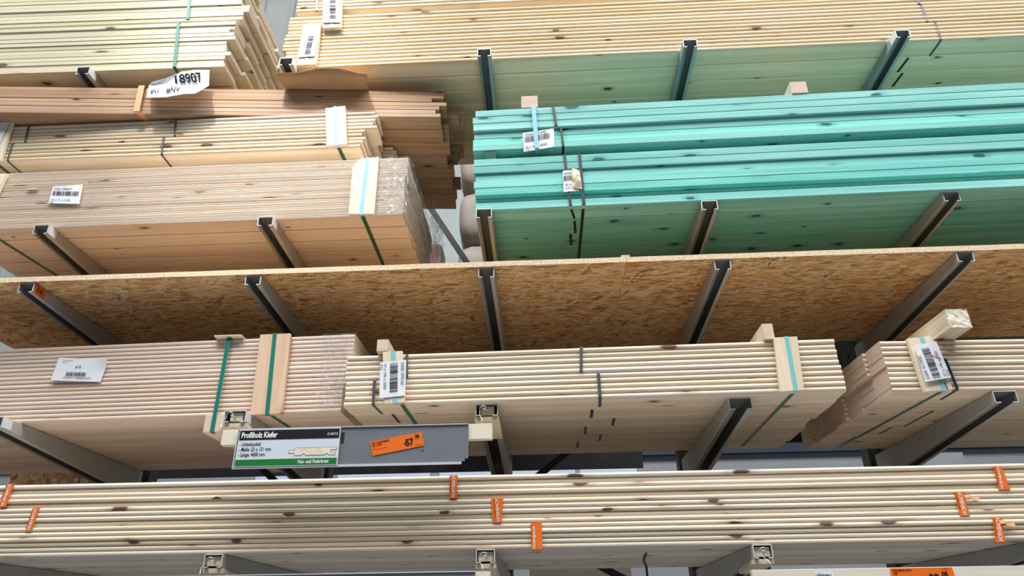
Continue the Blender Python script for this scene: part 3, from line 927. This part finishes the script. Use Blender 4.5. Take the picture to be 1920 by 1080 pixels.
# shrink-wrapped pack
under_strap('green strap crossing the underside of the shrink-wrapped pack at right', -.550, -.0, -.56, .75, 3.3045, .018, 'teal_dark')
under_strap('green strap crossing the underside of the shrink-wrapped pack at left', -2.30, .0, -2.23, .75, 3.3045, .018, 'teal_dark')
# taped packs: loose ends below
strap('dark loose strap end hanging under the orange-taped packs', [(.615, .30, 1.8915), (.64, .60, 1.8915), (.652, .62, 1.87), (.654, .63, 1.78)], .010, 'black')

def cover_plank(label, p, y, th, mat, strapc, sw, group='upright planks under straps', notch=None):
    """upright protecting plank: p = lower left, lower right, upper right, upper left (x, z); its strap is a separate thing"""
    root = thing('cover_plank', label, 'plank', (p[0][0], y, p[0][1]), 0, group)
    x0, z0 = p[0]
    if notch:
        p = p[:3] + [(p[3][0] + notch[0], p[3][1]), (p[3][0], p[3][1] - notch[1])]
    n = len(p)
    V = [(x - x0, 0, z - z0) for x, z in p] + [(x - x0, th, z - z0) for x, z in p]
    bm = bmesh.new()
    vs = [bm.verts.new(v) for v in V]
    for f in [list(range(n)), list(range(n, 2 * n))[::-1]] + [[i, i + n, (i + 1) % n + n, (i + 1) % n] for i in range(n)]:
        bm.faces.new([vs[i] for i in f])
    bmesh.ops.bevel(bm, geom=list(bm.edges), offset=.0015, segments=2, affect='EDGES', profile=.5)
    me = bpy.data.meshes.new('plank_body'); bm.to_mesh(me); bm.free()
    me.materials.append(M[mat])
    obj('plank_body', me, root)
def plank_strap(label, xt, zt, xb, zb, y, w, mat):
    strap(label, [(xt, y + .03, zt + .002), (xt, y - .001, zt + .001), (xb, y - .001, zb - .001), (xb, y + .012, zb - .002)], w, mat)

cover_plank('short narrow plank under the label at the left end over the sign', [(-.390, 2.428), (-.309, 2.433), (-.331, 2.648), (-.412, 2.646)], -.008, .018, 'plank', 0, 0)
plank_strap('aqua strap behind the label at the left end over the sign', -.369, 2.647, -.347, 2.430, -.0085, .018, 'aqua')
cover_plank('short plank at the right end of the middle decking bundle', [(1.132, 2.428), (1.222, 2.432), (1.236, 2.651), (1.147, 2.649)], -.034, .020, 'plank', 0, 0)
plank_strap('aqua strap over the plank at the right end of middle decking', 1.194, 2.651, 1.190, 2.430, -.0345, .0155, 'aqua')
cover_plank('leaning plank under the label on the right decking bundle', [(1.684, 2.423), (1.790, 2.430), (1.763, 2.648), (1.673, 2.642)], -.0005, .022, 'plank', 0, 0)
plank_strap('aqua strap over the leaning plank on the right bundle', 1.727, 2.646, 1.757, 2.425, -.001, .0165, 'aqua')
cover_plank('wide reddish plank strapped upright to the bundle with the 610 tag', [(-.958, 2.424), (-.828, 2.426), (-.836, 2.778), (-.968, 2.776)], .082, .020, 'plank_red', 0, 0)
plank_strap('broad teal strap over the wide reddish plank', -.904, 2.779, -.887, 2.424, .0815, .017, 'teal')
cover_plank('wide pale plank with notched corner on the shrink-wrapped pack', [(-.610, 3.304), (-.494, 3.300), (-.495, 3.612), (-.614, 3.606)], -.015, .019, 'plank', 0, 0, notch=(.034, .045))
plank_strap('light blue strap over the wide notched plank', -.548, 3.610, -.553, 3.300, -.0155, .017, 'sky')
cover_plank('pale plank at the left edge of the shrink-wrapped pack', [(-2.39, 3.31), (-2.30, 3.31), (-2.274, 3.600), (-2.36, 3.60)], -.016, .02, 'plank', 0, 0)
cover_plank('wide whitish plank at the right end of the cream decking', [(-.757, 3.703), (-.661, 3.712), (-.690, 3.945), (-.787, 3.935)], .0085, .0195, 'plank', 0, 0)
plank_strap('light blue strap over the whitish plank of the cream decking', -.740, 3.942, -.712, 3.706, .008, .015, 'sky')
cover_plank('narrow plank behind the white sheet at the left of the cream decking', [(-2.475, 3.70), (-2.352, 3.70), (-2.362, 3.94), (-2.475, 3.93)], .0085, .0195, 'plank', 0, 0)
cover_plank('stained plank at the left end of honey-coloured decking', [(-.951, 4.19), (-.853, 4.19), (-.857, 4.472), (-.950, 4.47)], -.024, .022, 'plank', 0, 0)
plank_strap('light blue strap over the stained plank at the left end', -.912, 4.472, -.902, 4.192, -.0245, .015, 'sky')
cover_plank('pale plank under the label on the topmost bundle', [(-.846, 4.437), (-.748, 4.437), (-.764, 4.66), (-.868, 4.66)], -.024, .02, 'plank', 0, 0)
plank_strap('aqua strap end below the label on the topmost bundle', -.802, 4.5, -.798, 4.438, -.0245, .014, 'aqua')

# blocks and bearers
def block(label, x0, x1, y0, y1, z0, z1, mat='block', rz=0.0, name='wood_block', rough=0.0, cat='wood block'):
    root = thing(name, label, cat, (x0, y0, z0), rz, 'loose wooden blocks')
    bm = bmesh.new()
    bmesh.ops.create_cube(bm, size=1.0)
    for v in bm.verts:
        v.co = Vector(((v.co.x + .5) * (x1 - x0), (v.co.y + .5) * (y1 - y0), (v.co.z + .5) * (z1 - z0)))
    bmesh.ops.bevel(bm, geom=list(bm.edges), offset=.0012, segments=2, affect='EDGES', profile=.5)
    if rough:
        ft = [e for e in bm.edges if all(v.co.y < .02 for v in e.verts)]
        bmesh.ops.subdivide_edges(bm, edges=ft, cuts=6, use_grid_fill=True)
        for v in bm.verts:
            if v.co.y < .01:
                v.co += Vector((rnd.uniform(-rough, rough), rnd.uniform(-rough, rough), rnd.uniform(-rough, rough)))
    me = bpy.data.meshes.new('billet'); bm.to_mesh(me); bm.free()
    me.materials.append(M[mat]); me.materials.append(M['end_pale'] if rough else (M['end_green_dark'] if mat == 'green' else M['end']))
    for p in me.polygons:
        if p.normal.y < -.8:
            p.material_index = 1
    obj('billet', me, root)
M_end = M['end']
block('upright rough-ended block on top of the middle decking at right', 1.112, 1.153, -.022, .75, 2.6485, 2.714)
block('pale block on top of the middle decking above its left label', -.437, -.391, -.008, .75, 2.6485, 2.70, )
block('thick splintered block lying across the right decking bundle', 1.795, 1.878, -.09, .8, 2.6455, 2.7225, rough=.002, rz=math.radians(2))
block('square spacer end on top of the upper green pack at left', .172, .251, -.012, .4, 3.868, 3.939)
block('square spacer end on top of the upper green pack, middle', 1.440, 1.515, -.035, .4, 3.868, 3.936)
block('dark green spacer between the two green packs at left', .001, .048, -.006, .4, 3.5845, 3.6275, 'green', name='green_spacer')
block('dark green spacer between the two green packs, middle', 1.30, 1.345, .02, .4, 3.5845, 3.6275, 'green', name='green_spacer')
block('dark green spacer between the two green packs at right', 2.1, 2.15, .02, .4, 3.5845, 3.6275, 'green', name='green_spacer')
block('timber bearer strapped below the bundle with the 610 tag', -1.150, -1.074, .10, .9, 2.3625, 2.4315, 'block', name='timber_bearer')
block('small offcut lying on top of the bundle with the 610 tag', -1.17, -1.05, .085, .13, 2.7745, 2.781, 'batten', name='offcut')
block('tiny offcut lying on the front edge of the strand board at the seam', .582, .618, -.004, .03, 3.0455, 3.0565, 'batten', name='offcut')
block('small bark-coloured peg in the gap of the shrink-wrapped pack', -2.155, -2.105, -.0035, .0035, 3.510, 3.520, 'clad', name='wood_peg')
for x in (-2.3, -1.6, -.72):
    pass
for i, x in enumerate((-2.2, -1.4, -.8)):
    block(f'bearer between the shrink-wrapped pack and the cream decking, {ORD[i + 1]} from left', x, x + .07, .16, .68, 3.619, 3.7085, 'block', name='timber_bearer')
for i, x in enumerate((-2.9, -2.1, -1.42)):
    block(f'flat lath between the two rough-sawn stacks, {ORD[i + 1]} from left', x, x + .06, .0, .8, 4.5075, 4.5335, 'rough', name='spacer_lath')
for i, x in enumerate((-.4, .99, 2.2)):
    block(f'lath between the honey-coloured and the topmost decking, {ORD[i + 1]} from left', x, x + .05, .03, .4, 4.5565, 4.599, 'block', name='spacer_lath')

# tan tape lump over the narrow label
V, F = paper_grid([(.392, -.022, 3.395), (.436, -.022, 3.385), (.428, -.022, 3.486), (.394, -.022, 3.506)], 7, 9, .003, 5, curl=lambda u, v: .010 * math.sin(u * PI) * math.sin(v * PI))
tag(obj('tape_patch', mesh('tape_patch', V, F, [M['tan_tape']], None, True)), 'crumpled tan parcel tape over the narrow label on green battens', 'tape')

# orange shop tape around the bottom packs
def shop_tape(label, pb, pt, w, y, text, flip=0, second=None, tail=False):
    root = thing('shop_tape', label, 'tape', (pb[0], y, pb[1]), 0, 'orange shop tapes')
    P = Vector((0, 0, 0)); up = Vector((pt[0] - pb[0], 0, pt[1] - pb[1])); H = up.length; up.normalize()
    b = MB()
    side = Vector((1, 0, 0))
    def band(off0, off1, lift):
        v0 = [P + side * (off0 - w / 2), P + side * (off0 + w / 2)]
        v1 = [P + side * (off1 - w / 2) + up * H, P + side * (off1 + w / 2) + up * H]
        vs = [v + Vector((0, -lift, 0)) for v in (v0[0], v0[1], v1[1], v1[0])]
        vs += [vs[0] + Vector((0, .02, -.001)), vs[1] + Vector((0, .02, -.001)), vs[2] + Vector((0, .02, .001)), vs[3] + Vector((0, .02, .001))]
        b.add(vs, [[0, 1, 2, 3], [4, 5, 1, 0], [3, 2, 6, 7]])
    band(0, 0, 0)
    if second is not None:
        band(second[0], second[1], .0015)
    b.build('band', M['tape'], root)
    off = second[0] if second is not None and flip else 0
    S = Sheet(P + side * (off + w * .22) + Vector((0, -.003, 0)), up, -side)
    k = .93 * H
    vs, fs = text_mesh(text, w * .62, xs=1.0, bold=.0002)
    wid = max(v[0] for v in vs)
    sx = min(1.0, k / wid)
    S.mb('ink_white').add([S.pt(.03 * H + x * sx, y_, 0) for x, y_ in vs], fs)
    S.rect('ink_brown', .25 * H, .95 * H, w * .58, w * .63, .0)
    S.finish(root, {'ink_white': 'lettering', 'ink_brown': 'fine_line'})
    if tail:
        t = MB()
        q = [Vector((w * .5, -.004, H * .8)) + Vector((.012 * i, -.004 * math.sin(i * 1.7), -.003 * i + .003 * math.sin(i * 2.1))) for i in range(5)]
        vs, fs = ribbon(q, .012, (0.1, .2, 1))
        t.add(vs, fs)
        t.build('twisted_tail', M['tape_pale'], root)
YT = .0605
shop_tape('orange shop tape on the top pack near the centre', (-.119, 2.076), (-.119, 2.161), .029, YT, 'HORNBACH')
shop_tape('crossed orange shop tape on the middle pack near the centre', (.043, 1.986), (.036, 2.071), .024, YT, 'HORNBACH', 1, (.008, .022))
shop_tape('wide orange shop tape on the lowest pack near the centre', (.182, 1.889), (.182, 1.982), .022, YT, 'HORNBACH', 0, (.018, .018))
shop_tape('orange shop tape on the top pack at the left edge', (-1.868, 2.078), (-1.862, 2.165), .030, YT, 'HORNBACH')
shop_tape('orange shop tape on the middle pack near the left edge', (-1.736, 1.988), (-1.731, 2.071), .026, YT, 'HORNBACH')
shop_tape('crossed orange shop tape on the top pack near the right edge', (1.893, 2.066), (1.900, 2.150), .024, YT, 'HORNBACH', 0, (.016, .004))
shop_tape('orange shop tape with a knotted tail on the middle pack at right', (1.735, 1.978), (1.737, 2.062), .034, YT, 'HORNBACH', tail=True)
shop_tape('orange shop tape with a crumpled tail on the lowest pack at right', (1.832, 1.886), (1.845, 1.970), .033, YT, 'HORNBACH', tail=True)

# white delivery tag with its salmon band on the brown cladding
root = thing('delivery_tag', 'folded white tag printed 18907 and NV hanging on brown cladding', 'paper tag', (-1.6, -.08, 4.0))
rows = [[(-1.645, -.075, 3.975), (-1.552, -.075, 3.973), (-1.463, -.075, 3.988), (-1.407, -.075, 3.988), (-1.349, -.075, 4.032)],
        [(-1.666, -.052, 4.036), (-1.578, -.052, 4.036), (-1.485, -.052, 4.041), (-1.413, -.052, 4.041), (-1.362, -.052, 4.059)],
        [(-1.683, -.03, 4.098), (-1.600, -.03, 4.097), (-1.503, -.03, 4.086), (-1.422, -.03, 4.087), (-1.377, -.03, 4.088)],
        [(-1.664, -.045, 4.099), (-1.593, -.045, 4.124), (-1.525, -.045, 4.162), (-1.458, -.045, 4.169), (-1.381, -.045, 4.164)]]
base = Vector((-1.6, -.08, 4.0))
V = [Vector(p) - base for r in rows for p in r]
F = [[j * 5 + i, j * 5 + i + 1, j * 5 + i + 6, j * 5 + i + 5] for j in range(3) for i in range(4)]
obj('sheet', mesh('sheet', V, F, [M['paper']], None, False), root)
def on_tag(mb, body, u0, v0, r0, r1, w, h, **kw):
    """lettering laid onto the folded sheet between two of its rows"""
    vs, fs = text_mesh(body, 1.0, **kw)
    wx = max(v[0] for v in vs)
    out = []
    for x, y in vs:
        u = min(.999, max(0, u0 + w * x / wx)); v = (v0 + h * y) * (r1 - r0) + r0
        i = int(u * 4); fu = u * 4 - i
        j = min(2, int(v)); fv = v - j
        q = lambda jj: Vector(rows[jj][i]) * (1 - fu) + Vector(rows[jj][i + 1]) * fu
        out.append(q(j) * (1 - fv) + q(j + 1) * fv - base + Vector((0, -.006, -.0024)))
    mb.add(out, fs)
mb = MB(); on_tag(mb, '18907', .36, .12, 2, 2.98, .48, .95, bold=.03); mb.build('large_number', M['ink'], root)
mb = MB(); on_tag(mb, '#NV', .05, .25, 0, 2, .13, .62, bold=.012, shear=.1); mb.build('lettering', M['ink'], root)
mb = MB(); on_tag(mb, '#NV', .27, .25, 0, 2, .19, .72, bold=.016, shear=.15); mb.build('lettering', M['ink'], root)
mb = MB(); on_tag(mb, '18-07-0906', .56, .30, 0, 2, .22, .24); mb.build('small_print', M['ink_grey'], root)
strap('salmon orange band around the brown cladding beside the white tag', [(-1.725, .02, 4.101), (-1.722, -.028, 4.098), (-1.7125, -.0285, 3.935), (-1.70, .0, 3.9318), (-1.69, .12, 3.9318)], .031, 'tape_pale', group=None)

# kraft sheet lying on the cladding and poking out
outer = [(-1.04, -.055, 4.118), (-.985, -.055, 4.112), (-.915, -.055, 4.112), (-.843, -.055, 4.132), (-.764, -.055, 4.138), (-.710, -.055, 4.130), (-.654, -.055, 4.103), (-.621, -.055, 4.087), (-.578, -.055, 4.081)]
inner_ = [(-1.02 + .052 * i, .052, 4.1035) for i in range(9)]
deep = [(-1.02 + .052 * i, .25, 4.1035) for i in range(9)]
mid = [tuple((Vector(a) * .5 + Vector(b_) * .5) + Vector((0, 0, -.004))) for a, b_ in zip(outer, inner_)]
V = outer + mid + inner_ + deep
F = [[j * 9 + i, j * 9 + i + 1, j * 9 + i + 10, j * 9 + i + 9] for j in range(3) for i in range(8)]
o = obj('kraft_sheet', mesh('kraft_sheet', V, F, [M['kraft']], None, True))
sm = o.modifiers.new('thickness', 'SOLIDIFY'); sm.thickness = .0012; sm.offset = 1
tag(o, 'brown cardboard sheet with curled edge poking out over the cladding', 'cardboard')

# shrink film on the ends of wrapped packs
def film_sheet(label, pts, nu, nv, amp, seed):
    r = random.Random(seed)
    a, b, c, d = [Vector(p) for p in pts]
    n = (b - a).cross(d - a).normalized()
    V, F = [], []
    for j in range(nv + 1):
        for i in range(nu + 1):
            u, v = i / nu, j / nv
            V.append((a * (1 - u) + b * u) * (1 - v) + (d * (1 - u) + c * u) * v + n * r.uniform(-amp, amp))
    for j in range(nv):
        for i in range(nu):
            k = j * (nu + 1) + i
            F.append([k, k + 1, k + nu + 2, k + nu + 1])
    o = obj('shrink_film', mesh('shrink_film', V, F, [M['film']], None, True))
    tag(o, label, 'plastic film', 'shrink films')
film_sheet('crinkled clear film over the right end of the shrink-wrapped pack', [(-.352, .0, 3.302), (-.345, .76, 3.30), (-.345, .76, 3.625), (-.350, .0, 3.62)], 22, 12, .006, 2)
film_sheet('clear film over the front right corner of the shrink-wrapped pack', [(-.49, -.004, 3.306), (-.352, -.003, 3.306), (-.352, -.003, 3.615), (-.49, -.004, 3.615)], 12, 14, .0022, 3)
film_sheet('loose clear film hanging off the back end of the shrink-wrapped pack', [(-.315, .45, 3.22), (-.28, .80, 3.18), (-.31, .80, 3.70), (-.32, .45, 3.66)], 16, 16, .014, 4)
film_sheet('clear film over the right end of the bundle with the 610 tag', [(-.70, .088, 2.436), (-.555, .085, 2.436), (-.55, .085, 2.772), (-.70, .088, 2.772)], 12, 16, .002, 6)

# ------------------------------------------------------------------ what stands behind the rack
def sack(z, label, x=-.10, y=2.05, w=.52, d=.5, h=.45):
    bm = bmesh.new()
    bmesh.ops.create_cube(bm, size=1.0)
    bmesh.ops.subdivide_edges(bm, edges=list(bm.edges), cuts=7, use_grid_fill=True)
    for v in bm.verts:
        p = v.co * 2
        k = 1 - .16 * abs(p.z) ** 4
        sx = p.x * k * (1 - .06 * p.y * p.y)
        sy = p.y * k
        sz = p.z * (1 - .10 * p.x ** 4 - .10 * p.y ** 4)
        v.co = Vector((sx * w / 2 + .004 * math.sin(9 * p.y + z * 7), sy * d / 2, sz * h / 2 + .003 * math.sin(11 * p.x + 5 * p.y + z * 9)))
    root = thing('paper_sack', label, 'sack', (x, y, z + h / 2), 0, 'stacked sacks behind the rack')
    me = bpy.data.meshes.new('sack_body'); bm.to_mesh(me); bm.free()
    me.materials.append(M['sack'])
    for p in me.polygons:
        p.use_smooth = True
    obj('sack_body', me, root)
    b = MB(); b.box(-.12, -.04, -d / 2 - .002, -d / 2 + .06, -.06, .02)
    b.build('red_print', plain('sack_print_' + str(int(z * 100)), rgb(170, 60, 54), .5), root)
for i in range(3):
    sack(3.745 + i * .464, f'grey wrapped sack behind the rack, {ORD[i + 1]} from the bottom of its pile')
b = MB(); b.box(-.7, .4, 1.5, 2.4, 3.69, 3.74, 0, .004)
tag(b.build('rear_shelf_board', M['brace']), 'dark board carrying the sacks behind the rack', 'shelf')
o = MB(); o.box(-.56, -.43, 1.55, 1.75, 3.742, 4.04, 0, .02)
tag(o.build('wrapped_package', M['redwrap']), 'small red-brown wrapped package beside the pile of sacks', 'package')
b = MB(); b.box(-2.9, -2.35, 1.40, 1.42, 0, 2.6)
tag(b.build('upright_strand_board', M['osb']), 'upright strand board behind the lower left arm', 'panel')
for i, x in enumerate((-2.635, -2.51, -2.405)):
    root = thing('slotted_strip', f'slotted metal strip on the rear strand board, {ORD[i + 1]} from left', 'strip', (x, 1.395, 2.05), 0, 'slotted strips')
    b = MB(); b.box(0, .022, 0, .003, 0, .41); b.build('strip_body', M['patch'], root)
    b = MB()
    for q in range(20):
        b.add([(.008, -.0006, .02 + q * .019), (.014, -.0006, .02 + q * .019), (.014, -.0006, .03 + q * .019), (.008, -.0006, .03 + q * .019)], [[0, 1, 2, 3]])
    p = b.build('slots', M['black'], root)

def structure(name, mb, mat):
    o = mb.build(name, M[mat]); o['kind'] = 'structure'; return o
b = MB(); b.box(-14, 14, -12, 8, -.1, 0); structure('floor', b, 'floor')
b = MB(); b.box(-14, 14, 5.0, 5.1, 4.1, 12)
for i in range(60):
    x = -14 + i * .46
    b.box(x, x + .05, 4.975, 5.0, 4.1, 12)
structure('wall_back', b, 'hall')
b = MB(); b.box(-14, 14, 4.98, 5.1, 0, 3.3); structure('wall_back_lower', b, 'hall_grey')
b = MB(); b.box(-14, 14, 4.9, 5.1, 3.3, 4.1); structure('trim_1', b, 'navy')
b = MB()
for x0, x1 in ((-2.9, -2.1), (-2.0, -1.0), (-.9, -.35), (-.25, .55), (.6, 1.2)):
    b.box(x0, x1, 4.955, 4.975, 3.10, 3.235)
structure('window_1', b, 'lightwin')
b = MB(); b.box(-14, 14, 1.9, 8, 11.9, 12.0); structure('ceiling', b, 'kraft')
# added dark sheet blocks light from behind, then panels of the rear rack row
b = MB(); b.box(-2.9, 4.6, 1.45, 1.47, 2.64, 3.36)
tag(b.build('rear_sheet', M['dark']), 'long added dark sheet blocking light at the back under the strand board shelf', 'panel')
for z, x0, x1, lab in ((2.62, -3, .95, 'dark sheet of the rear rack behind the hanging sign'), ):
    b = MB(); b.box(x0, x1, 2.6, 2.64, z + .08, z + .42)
    tag(b.build('rear_sheet', M['dark']), lab, 'panel')
b = MB(); b.box(1.25, 1.75, 2.6, 2.62, 0, 2.2, 0); tag(b.build('rear_sheet', M['navy']), 'navy panel low behind the taped packs right of centre', 'panel')
b = MB(); b.box(.1, .8, 2.6, 2.62, 0, 2.2, 0); tag(b.build('rear_sheet', M['sack']), 'grey brown panel low behind the taped packs at centre', 'panel')
b = MB(); b.box(3.7, 4.05, 4.0, 4.02, 2.78, 3.06)
tag(b.build('shop_notice', M['hall_grey']), 'pale notice board far behind the right arms', 'notice')
b = MB(); b.box(3.72, 4.03, 3.985, 3.995, 2.79, 2.84)
tag(b.build('price_strip', M['orange']), 'small orange strip below the pale notice far behind', 'sign')

# ------------------------------------------------------------------ light
w = bpy.data.worlds.new('hall_air'); SC.world = w
w.use_nodes = True
bg = w.node_tree.nodes['Background']
bg.inputs[0].default_value = (.93, .97, 1.0, 1)
bg.inputs[1].default_value = .085

def area(name, loc, target, sx, sy, power, col=(1, 1, 1)):
    d = bpy.data.lights.new(name, 'AREA'); d.shape = 'RECTANGLE'; d.size = sx; d.size_y = sy; d.energy = power; d.color = col
    o = bpy.data.objects.new(name, d); COL.objects.link(o)
    o.location = loc
    o.rotation_euler = (Vector(target) - Vector(loc)).to_track_quat('-Z', 'Y').to_euler()
    return o
sp = bpy.data.lights.new('hall_spot', 'SPOT'); sp.energy = 2250; sp.spot_size = math.radians(17); sp.spot_blend = 1.0; sp.shadow_soft_size = .22; sp.color = (1, .99, .97)
so = bpy.data.objects.new('hall_spot', sp); COL.objects.link(so)
so.location = (-1.9, -4.0, 9.3)
so.rotation_euler = (Vector((-1.1, 0, 4.25)) - so.location).to_track_quat('-Z', 'Y').to_euler()
area('hall_area_light', (0.4, -3.6, 10.0), (0.4, -3.0, 0), 12, 5.0, 1820, (.97, .99, 1.0))
area('hall_area_light', (0, 3.0, 11.6), (0, 4.9, 7), 14, .6, 220, (1, .99, .97))  # added unseen light that brightens the hall wall behind the rack

# ------------------------------------------------------------------ camera (26 mm phone lens looking up along the rack)
cam = bpy.data.cameras.new('camera')
cam.sensor_width = 36
cam.lens = 1324.06 / 1920 * 36
cam.clip_start = .05
co = bpy.data.objects.new('camera', cam); COL.objects.link(co)
yaw, pitch, roll = math.radians(2.459), math.radians(26.085), math.radians(-.749)
r_ = Vector((math.cos(yaw), math.sin(yaw), 0))
f_ = Vector((-math.sin(yaw) * math.cos(pitch), math.cos(yaw) * math.cos(pitch), math.sin(pitch)))
u_ = r_.cross(f_)
r2 = r_ * math.cos(roll) + u_ * math.sin(roll)
u2 = u_ * math.cos(roll) - r_ * math.sin(roll)
mw = Matrix((r2, u2, -f_)).transposed().to_4x4()
mw.translation = Vector((.22996, -2.66063, 1.61511))
co.matrix_world = mw
SC.camera = co
SC.view_settings.view_transform = 'Standard'
SC.view_settings.look = 'None'
SC.view_settings.exposure = 0.13
SC.cycles.use_denoising = True
